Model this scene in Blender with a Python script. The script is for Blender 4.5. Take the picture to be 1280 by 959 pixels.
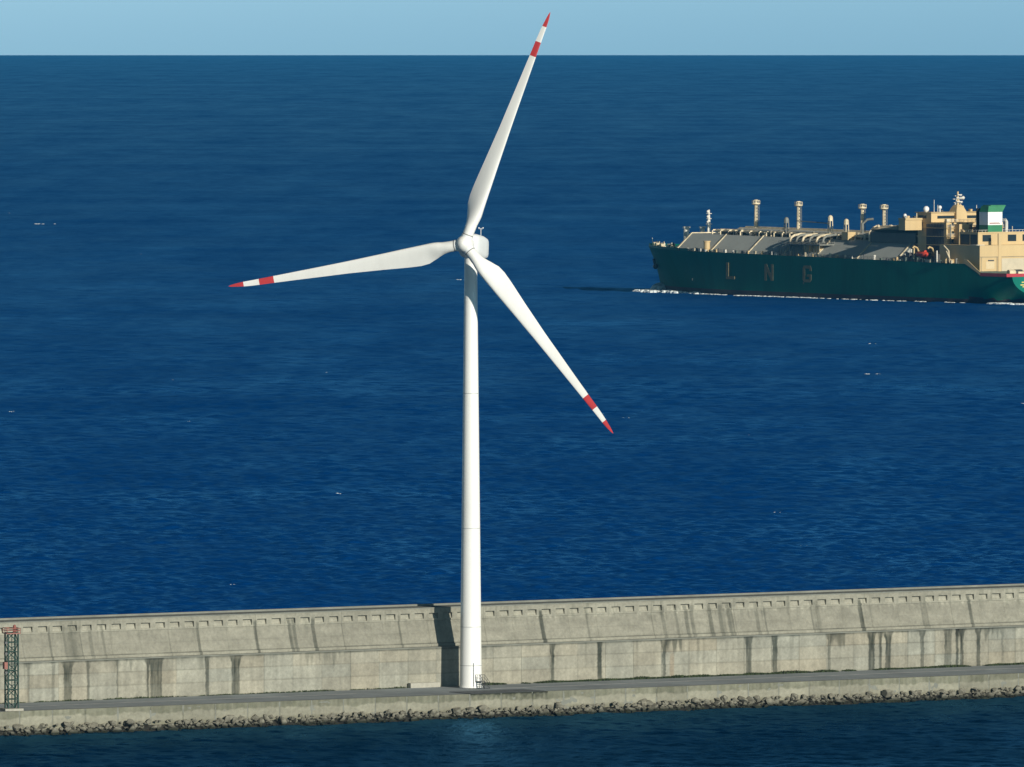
import bpy, bmesh, math, random
import numpy as np
from mathutils import Vector, Matrix, noise as mnoise

for o in list(bpy.data.objects): bpy.data.objects.remove(o)
C = bpy.context.scene.collection
SC = bpy.context.scene
R = math.radians

# ------------------------------------------------------------------ camera, sky, sun, exposure
EARTH = 7.43e6                       # effective earth radius: the sea curves away below the horizon
CAM_H = 117.7
cam = bpy.data.cameras.new('camera'); cam_o = bpy.data.objects.new('camera', cam); C.objects.link(cam_o)
cam_o.location = (0, 0, CAM_H); cam_o.rotation_euler = (R(90 - 1.88981), 0, 0)
cam.sensor_width = 36; cam.lens = 15000 / 1280 * 36
cam.clip_start = 10; cam.clip_end = 200000
SC.camera = cam_o

SUN_EL, SUN_AZ = 17.0, math.degrees(math.atan2(0.562, -0.827))      # azimuth clockwise from +Y
wd = bpy.data.worlds.new('World'); SC.world = wd; wd.use_nodes = True
nt = wd.node_tree; nt.nodes.clear()
sky = nt.nodes.new('ShaderNodeTexSky'); sky.sky_type = 'NISHITA'; sky.sun_disc = False
sky.sun_elevation = R(SUN_EL); sky.sun_rotation = R(SUN_AZ)
sky.altitude = 120; sky.air_density = 1.0; sky.dust_density = 0.3; sky.ozone_density = 3.0
sep = nt.nodes.new('ShaderNodeSeparateColor'); com = nt.nodes.new('ShaderNodeCombineColor')      # a clean maritime sky: pale at the horizon, deep overhead
nt.links.new(sky.outputs[0], sep.inputs[0])
dv = nt.nodes.new('ShaderNodeMath'); dv.operation = 'DIVIDE'; dv.inputs[1].default_value = 6.2; nt.links.new(sep.outputs[1], dv.inputs[0])
mn = nt.nodes.new('ShaderNodeMath'); mn.operation = 'MINIMUM'; mn.inputs[1].default_value = 1.0; nt.links.new(dv.outputs[0], mn.inputs[0])
for i, (g_, k_) in enumerate(((4.4, 7.4), (3.6, 10.9), (3.0, 11.9))):
    pw = nt.nodes.new('ShaderNodeMath'); pw.operation = 'POWER'; pw.inputs[1].default_value = g_; nt.links.new(mn.outputs[0], pw.inputs[0])
    ml = nt.nodes.new('ShaderNodeMath'); ml.operation = 'MULTIPLY'; ml.inputs[1].default_value = k_; nt.links.new(pw.outputs[0], ml.inputs[0])
    nt.links.new(ml.outputs[0], com.inputs[i])
bg = nt.nodes.new('ShaderNodeBackground'); bg.inputs['Strength'].default_value = 0.10
wo = nt.nodes.new('ShaderNodeOutputWorld')
nt.links.new(com.outputs[0], bg.inputs['Color'])
nt.links.new(bg.outputs[0], wo.inputs['Surface'])

sun = bpy.data.lights.new('sun', 'SUN'); sun.energy = 5.0; sun.angle = R(0.5); sun.color = (1.0, 0.92, 0.77)
sun_o = bpy.data.objects.new('sun', sun); C.objects.link(sun_o)
sd = Vector((math.sin(R(SUN_AZ)) * math.cos(R(SUN_EL)), math.cos(R(SUN_AZ)) * math.cos(R(SUN_EL)), math.sin(R(SUN_EL))))
sun_o.rotation_euler = sd.to_track_quat('Z', 'Y').to_euler(); sun_o.location = sd * 500
vs = SC.view_settings
vs.view_transform = 'Standard'; vs.look = 'None'; vs.exposure = 0.0; vs.gamma = 1.0; vs.use_curve_mapping = False

rng = random.Random(7); nr = np.random.RandomState(11)

# ------------------------------------------------------------------ helpers
class MB:
    def __init__(s): s.v = []; s.f = []; s.mi = []; s.cur = 0
    def add(s, vs_, fs):
        b = len(s.v); s.v += [tuple(p) for p in vs_]
        for f in fs: s.f.append([b + i for i in f]); s.mi.append(s.cur)
    def box(s, x0, x1, y0, y1, z0, z1):
        s.add([(x0,y0,z0),(x1,y0,z0),(x1,y1,z0),(x0,y1,z0),(x0,y0,z1),(x1,y0,z1),(x1,y1,z1),(x0,y1,z1)],
              [(0,3,2,1),(4,5,6,7),(0,1,5,4),(1,2,6,5),(2,3,7,6),(3,0,4,7)])
    def prism(s, prof, a0, a1, fn):                    # a 2-D profile swept between two stations; fn(a, p, q) gives a point
        n = len(prof)
        s.add([fn(a0, p, q) for p, q in prof] + [fn(a1, p, q) for p, q in prof],
              [tuple(range(n))[::-1], tuple(range(n, 2*n))] + [(i, (i+1) % n, n + (i+1) % n, n + i) for i in range(n)])
    def loft(s, rings, cap0=True, cap1=True):
        n = len(rings[0]); b = len(s.v)
        for r in rings: s.v += [tuple(p) for p in r]
        for k in range(len(rings) - 1):
            for i in range(n):
                j = (i + 1) % n
                s.f.append([b+k*n+i, b+k*n+j, b+(k+1)*n+j, b+(k+1)*n+i]); s.mi.append(s.cur)
        if cap0: s.f.append([b + i for i in range(n)][::-1]); s.mi.append(s.cur)
        if cap1: s.f.append([b + (len(rings)-1)*n + i for i in range(n)]); s.mi.append(s.cur)
    def tube(s, pts, r, n=8):                          # a bar or pipe along points
        pts = [Vector(p) for p in pts]; rings = []
        rr = r if isinstance(r, (list, tuple)) else [r] * len(pts)
        for i, p in enumerate(pts):
            d = (pts[min(i+1, len(pts)-1)] - pts[max(i-1, 0)]).normalized()
            u = d.orthogonal().normalized() if i == 0 else (u - d * u.dot(d)).normalized()
            w = d.cross(u)
            rings.append([p + (u*math.cos(2*math.pi*k/n) + w*math.sin(2*math.pi*k/n)) * rr[i] for k in range(n)])
        s.loft(rings)
    def ball(s, c, r, n=10, m=6, sq=(1,1,1)):
        c = Vector(c); rings = []
        for j in range(m + 1):
            t = math.pi * (0.02 + 0.96 * j / m)
            rings.append([c + Vector((r*sq[0]*math.sin(t)*math.cos(2*math.pi*k/n), r*sq[1]*math.sin(t)*math.sin(2*math.pi*k/n), -r*sq[2]*math.cos(t))) for k in range(n)])
        s.loft(rings)
    def build(s, name, mats, parent=None, smooth=None):
        me = bpy.data.meshes.new(name); me.from_pydata(s.v, [], s.f)
        if not isinstance(mats, (list, tuple)): mats = [mats]
        for m in mats: me.materials.append(m)
        me.polygons.foreach_set('material_index', s.mi)
        bm = bmesh.new(); bm.from_mesh(me); bmesh.ops.recalc_face_normals(bm, faces=bm.faces); bm.to_mesh(me); bm.free()
        if smooth is not None:
            me.polygons.foreach_set('use_smooth', [True] * len(me.polygons)); me.set_sharp_from_angle(angle=R(smooth))
        o = bpy.data.objects.new(name, me); C.objects.link(o)
        if parent is not None: o.parent = parent
        return o

def empty(name, loc, rz=0):
    o = bpy.data.objects.new(name, None); C.objects.link(o); o.location = loc; o.rotation_euler = (0, 0, rz)
    o.empty_display_size = 0.5
    return o
def tag(o, label=None, cat=None, group=None, kind=None):
    if label: o['label'] = label
    if cat: o['category'] = cat
    if group: o['group'] = group
    if kind: o['kind'] = kind
    return o

def mat(name, col, rough=0.6, var=0.12, scale=1.0, metal=0.0, bump=0.0, streak=0.0, spec=0.5, grime=None):
    m = bpy.data.materials.new(name); m.use_nodes = True
    t = m.node_tree; b = t.nodes['Principled BSDF']
    b.inputs['Roughness'].default_value = rough; b.inputs['Metallic'].default_value = metal
    b.inputs['Specular IOR Level'].default_value = spec
    tc = t.nodes.new('ShaderNodeTexCoord')
    mp = t.nodes.new('ShaderNodeMapping'); mp.inputs['Scale'].default_value = (1, 1, 1 if not streak else 0.15)
    t.links.new(tc.outputs['Object'], mp.inputs[0])
    n = t.nodes.new('ShaderNodeTexNoise'); n.inputs['Scale'].default_value = scale; n.inputs['Detail'].default_value = 6
    n.inputs['Roughness'].default_value = 0.65
    t.links.new(mp.outputs[0], n.inputs['Vector'])
    r = t.nodes.new('ShaderNodeValToRGB'); e = r.color_ramp.elements
    e[0].position = 0.3; e[1].position = 0.7
    g = grime or tuple(c * (1 - 2*var) for c in col)
    e[0].color = (*g, 1); e[1].color = (*[min(1, c * (1 + var)) for c in col], 1)
    t.links.new(n.outputs['Fac'], r.inputs[0]); t.links.new(r.outputs[0], b.inputs['Base Color'])
    if bump:
        bp = t.nodes.new('ShaderNodeBump'); bp.inputs['Strength'].default_value = bump; bp.inputs['Distance'].default_value = 0.1
        t.links.new(n.outputs['Fac'], bp.inputs['Height']); t.links.new(bp.outputs[0], b.inputs['Normal'])
    return m

def weathered(name, col, rough=0.9, fine=2.2):
    """concrete: the mesh carries its stains, joints, panel tones and painted light and shade in the attribute 'weather_light'"""
    m = mat(name, col, rough, 0.10, fine, spec=0.25, bump=0.25)
    t = m.node_tree; b = t.nodes['Principled BSDF']
    src = b.inputs['Base Color'].links[0].from_socket
    at = t.nodes.new('ShaderNodeAttribute'); at.attribute_name = 'weather_light'
    mx = t.nodes.new('ShaderNodeMix'); mx.data_type = 'RGBA'; mx.blend_type = 'MULTIPLY'; mx.inputs[0].default_value = 1
    t.links.new(src, mx.inputs[6]); t.links.new(at.outputs['Color'], mx.inputs[7]); t.links.new(mx.outputs[2], b.inputs['Base Color'])
    return m

WHITE = mat('turbine_white', (0.78, 0.79, 0.78), 0.42, 0.04, 0.3, streak=1)
NACW = mat('nacelle_white', (0.74, 0.77, 0.79), 0.4, 0.02, 0.5)
RED = mat('band_red', (0.50, 0.045, 0.05), 0.45, 0.08, 0.6)
GREYM = mat('grey_steel', (0.25, 0.26, 0.27), 0.5, 0.1, 1.5, metal=0.4)
DARKM = mat('dark_steel', (0.06, 0.065, 0.07), 0.5, 0.1, 1.5)
CONC_LOW = weathered('lower_concrete', (0.272, 0.268, 0.224))
CONC_UP = weathered('upper_concrete', (0.238, 0.235, 0.196))
CONC_QUAY = weathered('quay_concrete', (0.228, 0.226, 0.182), fine=1.6)
CONC_TOP = mat('deck_concrete', (0.19, 0.20, 0.18), 0.9, 0.12, 0.35, spec=0.2)
ASPH = mat('asphalt', (0.27, 0.305, 0.325), 0.95, 0.14, 0.12, spec=0.2)
PAINT = mat('road_paint', (0.50, 0.52, 0.53), 0.8, 0.22, 0.5)
ROCK = mat('rock', (0.195, 0.19, 0.155), 0.95, 0.22, 1.3, spec=0.2, bump=0.5)
def wet_line(m, z0_, z1_):
    t = m.node_tree; b = t.nodes['Principled BSDF']; src = b.inputs['Base Color'].links[0].from_socket
    g = t.nodes.new('ShaderNodeNewGeometry'); sx = t.nodes.new('ShaderNodeSeparateXYZ'); mr = t.nodes.new('ShaderNodeMapRange')
    mr.inputs[1].default_value = z0_; mr.inputs[2].default_value = z1_; mr.inputs[3].default_value = 1; mr.inputs[4].default_value = 0
    mx = t.nodes.new('ShaderNodeMix'); mx.data_type = 'RGBA'; mx.inputs[7].default_value = (.022, .026, .018, 1)
    t.links.new(g.outputs['Position'], sx.inputs[0]); t.links.new(sx.outputs[2], mr.inputs[0]); t.links.new(mr.outputs[0], mx.inputs[0])
    t.links.new(src, mx.inputs[6]); t.links.new(mx.outputs[2], b.inputs['Base Color'])
wet_line(ROCK, 0.0, 0.55)                                   # tide line: weed and wet stone below it
ROCK_WET = mat('wet_rock', (0.035, 0.035, 0.03), 0.5, 0.2, 1.3, bump=0.5)
BLOCKW = mat('whitewashed_concrete', (0.36, 0.355, 0.31), 0.85, 0.1, 1.5)
GRASS = mat('grass_green', (0.040, 0.060, 0.022), 0.9, 0.25, 1.2)
LATG = mat('lattice_green', (0.010, 0.045, 0.036), 0.5, 0.1, 1.5)
LATR = mat('lattice_red', (0.26, 0.09, 0.07), 0.6, 0.15, 3.0)

# ------------------------------------------------------------------ sea
def sea_z(x, y): return -(x*x + y*y) / (2 * EARTH)

def water_material():
    m = bpy.data.materials.new('sea_water'); m.use_nodes = True
    t = m.node_tree; L = t.links.new; t.nodes.remove(t.nodes['Principled BSDF'])
    body = t.nodes.new('ShaderNodeBsdfDiffuse'); body.inputs['Color'].default_value = (0.0003, 0.047, 0.215, 1)       # light scattered back out of deep water
    b = t.nodes.new('ShaderNodeBsdfGlossy'); b.inputs['Color'].default_value = (0.20, 0.62, 1.0, 1)
    fres = t.nodes.new('ShaderNodeFresnel'); fres.inputs['IOR'].default_value = 1.333
    cap = t.nodes.new('ShaderNodeMath'); cap.operation = 'MINIMUM'; cap.inputs[1].default_value = 0.23                 # wavelets too small to model keep a rough sea from mirroring at grazing angles
    L(fres.outputs[0], cap.inputs[0])
    mixs = t.nodes.new('ShaderNodeMixShader'); L(cap.outputs[0], mixs.inputs[0]); L(body.outputs[0], mixs.inputs[1]); L(b.outputs[0], mixs.inputs[2])
    L(mixs.outputs[0], t.nodes['Material Output'].inputs['Surface'])
    geo = t.nodes.new('ShaderNodeNewGeometry')
    dt = t.nodes.new('ShaderNodeVectorMath'); dt.operation = 'DOT_PRODUCT'; dt.inputs[1].default_value = (0.5549, -0.8319, 0); L(geo.outputs['Position'], dt.inputs[0])
    hb = t.nodes.new('ShaderNodeMapRange'); off = 0.5549*-81.7 - 0.8319*1912.4; hb.inputs[1].default_value = off+5; hb.inputs[2].default_value = off+15; L(dt.outputs['Value'], hb.inputs[0])
    hm_ = t.nodes.new('ShaderNodeMix'); hm_.data_type = 'RGBA'; hm_.inputs[6].default_value = body.inputs['Color'].default_value[:]; hm_.inputs[7].default_value = (0.0003, 0.013, 0.040, 1)
    L(hb.outputs[0], hm_.inputs[0]); L(hm_.outputs[2], body.inputs['Color'])                       # the harbour water is darker and greener than the open sea
    def noise(sx, sy, rot, detail=3, rough=0.55, scale=1.0):
        mp = t.nodes.new('ShaderNodeMapping'); mp.inputs['Scale'].default_value = (1/sx, 1/sy, 0)
        mp.inputs['Rotation'].default_value = (0, 0, R(rot)); L(geo.outputs['Position'], mp.inputs[0])
        n = t.nodes.new('ShaderNodeTexNoise'); n.inputs['Scale'].default_value = scale
        n.inputs['Detail'].default_value = detail; n.inputs['Roughness'].default_value = rough
        L(mp.outputs[0], n.inputs['Vector']); return n.outputs['Fac']
    def math_(op, a, b_):
        k = t.nodes.new('ShaderNodeMath'); k.operation = op
        for i, q in enumerate((a, b_)):
            if isinstance(q, (int, float)): k.inputs[i].default_value = q
            else: L(q, k.inputs[i])
        return k.outputs[0]
    chop = noise(1.6, 2.2, 5, 3, .6)
    wind = noise(60, 150, 6, 6, 0.65)
    mid = noise(16, 40, -4, 4, .6)
    h = math_('ADD', math_('MULTIPLY', chop, 0.45), math_('MULTIPLY', mid, 1.6))
    bp = t.nodes.new('ShaderNodeBump'); bp.inputs['Distance'].default_value = 1.0
    L(h, bp.inputs['Height'])
    gusts = math_('ADD', math_('ADD', math_('MULTIPLY', noise(26, 200, 3, 4, .6), .34), math_('MULTIPLY', noise(70, 760, -3, 4, .6), .34)), math_('ADD', math_('MULTIPLY', noise(7, 34, 4, 3, .6), .22), math_('MULTIPLY', noise(1100, 170, -9, 3, .55), .30)))
    L(math_('ADD', gusts, .225-.60), cap.inputs[1])                         # gusts roughen the sea in patches
    st = t.nodes.new('ShaderNodeMapRange'); st.inputs[1].default_value = 0.35; st.inputs[2].default_value = 0.65
    st.inputs[3].default_value = 0.65; st.inputs[4].default_value = 1.0; L(wind, st.inputs[0])
    L(st.outputs[0], bp.inputs['Strength'])
    L(bp.outputs[0], b.inputs['Normal']); L(bp.outputs[0], fres.inputs['Normal'])
    rg = t.nodes.new('ShaderNodeMapRange'); rg.inputs[1].default_value = 0.35; rg.inputs[2].default_value = 0.65
    rg.inputs[3].default_value = -0.05; rg.inputs[4].default_value = 0.05; L(wind, rg.inputs[0])
    ln = t.nodes.new('ShaderNodeVectorMath'); ln.operation = 'LENGTH'; L(geo.outputs['Position'], ln.inputs[0])
    fr = t.nodes.new('ShaderNodeMapRange'); fr.inputs[1].default_value = 2500; fr.inputs[2].default_value = 11000       # open sea is rougher than the lee of the breakwater
    fr.inputs[3].default_value = 0.28; fr.inputs[4].default_value = 0.52; L(ln.outputs['Value'], fr.inputs[0])
    class _o: outputs = [math_('ADD', rg.outputs[0], fr.outputs[0])]
    rg = _o
    L(rg.outputs[0], b.inputs['Roughness'])
    return m

def sea_sheet():
    """one sheet: fine rings and a fine sector where the photograph looks, real waves as tall as a breeze makes them"""
    r = [30., 200., 600., 1000., 1300., 1500., 1650., 1750., 1800.]
    while r[-1] < 45000:
        q = r[-1]; r.append(q + max(0.7, 0.75*(q/2000)**1.5))
    r = np.array(r); dr = np.gradient(r)
    fine = np.linspace(-R(3.0), R(3.0), 601); side = np.geomspace(R(3.1), R(180), 40)
    th = np.concatenate([-side[::-1], fine, side[:-1]])
    RR, TT = np.meshgrid(r, th, indexing='ij'); X = RR*np.sin(TT); Y = RR*np.cos(TT); Z = -RR*RR/(2*EARTH)
    ST = np.repeat(np.maximum(dr, r*R(3.0)/300)[:, None], len(th), 1); ST[:, np.abs(th) > R(3.0)] *= 6
    v_ = (X-P0[0])*NV[0] + (Y-P0[1])*NV[1]
    calm = np.where(v_ > 10, .42, 1.0)
    ph = np.random.RandomState(5); H = np.zeros_like(X)
    gust = .75 + .5*fbm2(X/420+50, Y/260+50, 701, 3)
    for lam in np.geomspace(1.6, 30, 100):
        ang = R(255) + ph.randn()*R(38); k = 2*math.pi/lam; kx, ky = k*math.cos(ang), k*math.sin(ang)
        amp = lam*.0118*(1 if lam < 3.2 else (3.2/lam)**1.2)
        w = np.clip((lam/np.maximum(ST, .01) - 2.2)/2.0, 0, 1)
        row = np.where(w.max(1) > 0)[0]
        if not len(row): continue
        e = row[-1]+1
        H[:e] += amp*w[:e]*np.sin(kx*X[:e] + ky*Y[:e] + ph.rand()*6.283)
    Z = Z + H*calm*gust*(1-.7*smooth(8000, 20000, RR))
    nr_, nc = X.shape; idx = np.arange(nr_*nc).reshape(nr_, nc); nx = np.roll(idx, -1, 1)
    f = np.stack([idx[:-1], nx[:-1], nx[1:], idx[1:]], -1).reshape(-1, 4)
    f = f[:, ::-1]
    tri = np.stack([np.full(nc, nr_*nc), idx[0], nx[0]], -1)[:, ::-1]
    co = np.concatenate([np.stack([X, Y, Z], -1).reshape(-1, 3), [[0, 0, 0]]]).astype(np.float32)
    me = bpy.data.meshes.new('sea'); me.vertices.add(len(co)); me.vertices.foreach_set('co', co.ravel())
    nl = f.size + tri.size; me.loops.add(nl); me.loops.foreach_set('vertex_index', np.concatenate([f.ravel(), tri.ravel()]).astype(np.int32))
    me.polygons.add(len(f)+len(tri))
    me.polygons.foreach_set('loop_start', np.concatenate([np.arange(len(f))*4, f.size+np.arange(len(tri))*3]).astype(np.int32))
    me.polygons.foreach_set('use_smooth', [True]*(len(f)+len(tri))); me.update(calc_edges=True)
    if me.polygons[len(f)//2].normal.z < 0: me.flip_normals()
    me.materials.append(water_material())
    o = bpy.data.objects.new('sea', me); C.objects.link(o); tag(o, kind='structure')

# ------------------------------------------------------------------ breakwater (u along it, v towards the harbour)
P0 = (-81.7, 1912.4); WU = (0.8319, 0.5549); NV = (0.5549, -0.8319)
QZ = 3.5
def W(u, v, z=QZ): return (P0[0] + WU[0]*u + NV[0]*v, P0[1] + WU[1]*u + NV[1]*v, z)
def edge_v(u): return 19.2 + 0.015*u
U0, U1 = -14.0, 222.0

def vnoise1(x, seed):
    x = np.asarray(x, float); i = np.floor(x).astype(int); fr = x - i; fr = fr*fr*(3-2*fr)
    tab = np.random.RandomState(seed).rand(4096)
    return tab[i % 4096]*(1-fr) + tab[(i+1) % 4096]*fr
def vnoise2(x, y, seed):
    x, y = np.broadcast_arrays(np.asarray(x, float), np.asarray(y, float))
    i = np.floor(x).astype(int); j = np.floor(y).astype(int); fx = x-i; fy = y-j
    fx = fx*fx*(3-2*fx); fy = fy*fy*(3-2*fy)
    tab = np.random.RandomState(seed).rand(512, 512); g = lambda a, b: tab[a % 512, b % 512]
    return (g(i,j)*(1-fx)+g(i+1,j)*fx)*(1-fy) + (g(i,j+1)*(1-fx)+g(i+1,j+1)*fx)*fy
def fbm2(x, y, seed, o=4):
    s = 0; a = 0.5
    for k in range(o): s = s + a*vnoise2(x*2**k, y*2**k, seed+k); a *= 0.5
    return s
def smooth(e0, e1, x):
    t = np.clip((x-e0)/(e1-e0), 0, 1); return t*t*(3-2*t)
def band(u, a, b, soft): return smooth(a-soft, a+soft*0.3, u) * (1 - smooth(b-soft*0.3, b+soft, u))

def grid_sheet(name, us, rows, vz, depth, colour, m, parent=None):
    """a weathered concrete face: rows are heights, vz(row) gives its plane, depth pushes it in, colour paints its stains and any light or shade"""
    us = np.asarray(us); rows = np.asarray(rows)
    UU, ZZ = np.meshgrid(us, rows); VV = vz(UU, ZZ) - depth(UU, ZZ)
    X = P0[0] + WU[0]*UU + NV[0]*VV; Y = P0[1] + WU[1]*UU + NV[1]*VV
    v = np.stack([X, Y, ZZ], -1).reshape(-1, 3)
    nu, nz = len(us), len(rows)
    idx = np.arange(nu*nz).reshape(nz, nu)
    f = np.stack([idx[:-1,:-1], idx[:-1,1:], idx[1:,1:], idx[1:,:-1]], -1).reshape(-1, 4)
    me = bpy.data.meshes.new(name); me.from_pydata(v.tolist(), [], f.tolist()); me.materials.append(m)
    col = colour(UU, ZZ); rgba = np.ones((nu*nz, 4)); rgba[:, :3] = col.reshape(-1, 3)
    at = me.color_attributes.new('weather_light', 'FLOAT_COLOR', 'POINT'); at.data.foreach_set('color', rgba.ravel())
    o = bpy.data.objects.new(name, me); C.objects.link(o)
    if parent is not None: o.parent = parent; o.matrix_parent_inverse = parent.matrix_world.inverted()
    return o

LOWB = [(9.72,10.17,.35),(11.97,13.4,.75),(16.33,16.78,.6),(21.92,22.14,.4),(27.67,27.97,.7),(28.27,30.4,.75),(38.85,39.38,.7),(43.81,45.19,.8),(5.15,5.45,.4),
 (105.88,106.51,.8),(115.18,115.97,.85),(128.13,128.77,.7),(144.98,146.04,.75),(150.42,151.31,.85),(161.67,162.16,.6),(170.03,171.18,.9),(172.16,172.66,.7),
 (173.48,174.47,.85),(180.73,181.4,.7),(185.7,187.03,.65),(188.02,188.52,.8),(188.85,189.51,.8),(192.34,193.0,.85),(-2.1,-1.35,.6),(197.5,197.84,.4)]
LOWT = [(23.73,25.55,.45),(128.77,131.99,.7),(162.15,165.1,.6),(193.17,195.5,.55),(195.5,197.83,.5),(61.5,64.6,.35),(57.95,60.73,.35),(176.77,178.09,.4),(188.02,189.51,.6),(21.47,22.52,.3)]
UPB = [(13.05,16.37,.4),(10.35,10.65,.5),(17.87,18.48,.35),(20.44,20.74,.35),(38.36,38.81,.6),(49.38,49.91,.6),(55.99,57.38,.5),(60.47,61.09,.65),(77.32,77.63,.5),
 (105.07,105.79,.75),(114.29,114.61,.4),(129.33,129.97,.35),(132.06,132.54,.35),(133.99,134.64,.5),(135.12,135.76,.45),(138.75,139.48,.6),(140.77,142.06,.5),(142.55,143.68,.45),
 (148.22,148.87,.4),(150.01,150.25,.4),(159.62,161.42,.4),(169.37,170.11,.8),(192.02,192.6,.7),(182.15,183.47,.3)]
STAIN = np.array([0.13, 0.16, 0.155])           # damp black algae, relative to clean concrete
ZL, ZT = 10.0, 16.2                            # top of lower wall, top of parapet
REC0, REC1 = 14.55, 15.45                      # recesses in the parapet
us_base = np.arange(U0, U1, 0.14)

def mixc(c, w, target): return c*(1-w[..., None]) + c*np.asarray(target)*w[..., None]

def low_colour(u, z):
    h = (z-QZ)/(ZL-QZ)
    pan = np.floor((u-49.95)/5.57).astype(int); crs = (h > .34).astype(int) + (h > .66).astype(int)
    tone = 1 + 0.20*(np.random.RandomState(3).rand(400, 3)[pan % 400, crs]-.5)
    tone = tone * (0.80 + 0.40*fbm2(u*.35, z*.5, 21)) * (0.90 + 0.20*vnoise1(u*1.7, 5)) * (.88+.24*fbm2(u*1.6, z*1.1, 24))
    c = np.ones(u.shape+(3,))*tone[..., None]
    wm = (vnoise2(pan*1.0, crs*3.1+.5, 9)-.5)*.10
    c[..., 0] *= 1+wm; c[..., 2] *= 1-wm
    for k, hh in enumerate((.34, .66)):                                       # lift lines
        w = np.exp(-((h-hh)/.012)**2)*(.35+.45*vnoise1(u*.25, 30+k)); c = mixc(c, w, (.40,.40,.38))
    ju = np.abs((u-49.95+2.785) % 5.57-2.785); w = np.exp(-(ju/.07)**2)*(.25+.4*vnoise1(pan*1.0, 6)); c = mixc(c, w, (.4,.42,.42))
    for i, (a, b, s) in enumerate(LOWB):                                      # damp runs below the drains, flared at the top
        fl = np.clip((h-.70)/.30, 0, 1)**2*(.15+.75*((i*37) % 10)/10)
        wob = .16*(vnoise2(u*0+i*7.3, z*1.3, 50)-.5)+.14*(vnoise2(u*1.5+i*3.1, z*3.1, 51)-.5)
        m_ = band(u+wob, a-fl*.8, b+fl*.8, .13+.45*fl)*(1-.55*np.clip((h-.8)/.2,0,1)*np.clip(fl*2,0,1))
        fade = .45+.75*fbm2(u*3.5, z*.4, 60+i)*(.7+.6*h)
        c = mixc(c, np.clip(m_*s*1.2*fade, 0, .97), STAIN)
    for i, (a, b, s) in enumerate(LOWT):                                      # stained top courses that break up into drips
        drip = .55+.42*vnoise1(u*2.4, 80+i)
        m_ = band(u, a, b, .25)*smooth(drip-.08, drip+.16, h)
        c = mixc(c, np.clip(m_*s, 0, 1), STAIN)
    rn = smooth(.62, .95, vnoise1(u*3.3, 95)*.6+vnoise1(u*.7, 96)*.4)*(.35+.65*fbm2(u*.6, z*.25, 97)*1.2)*smooth(vnoise1(u*2.1, 98)-.2, 1.0, h)*.6; c = mixc(c, rn, (.45,.48,.46))
    w = np.exp(-((z-ZL+.25)/.14)**2)*(.5+.5*vnoise1(u*.8, 99)); c = mixc(c, w, (.25,.28,.28))  # shade under the ledge, painted as an uneven dark band
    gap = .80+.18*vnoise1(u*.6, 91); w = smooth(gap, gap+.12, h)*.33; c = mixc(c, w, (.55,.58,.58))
    w = (1-smooth(.0, .05, h))*.35; c = mixc(c, w, (.5,.52,.45))
    w = smooth(.72, .9, vnoise1(u*.9, 33))*smooth(.9, .3, h)*.22; c = c*(1+w[..., None]*.5)      # pale lime streaks
    r_ = band(u, 129.7, 130.4, .2)*smooth(.75, .5, h)*.5; c = mixc(c, r_, (.75,.55,.42))
    return c

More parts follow.
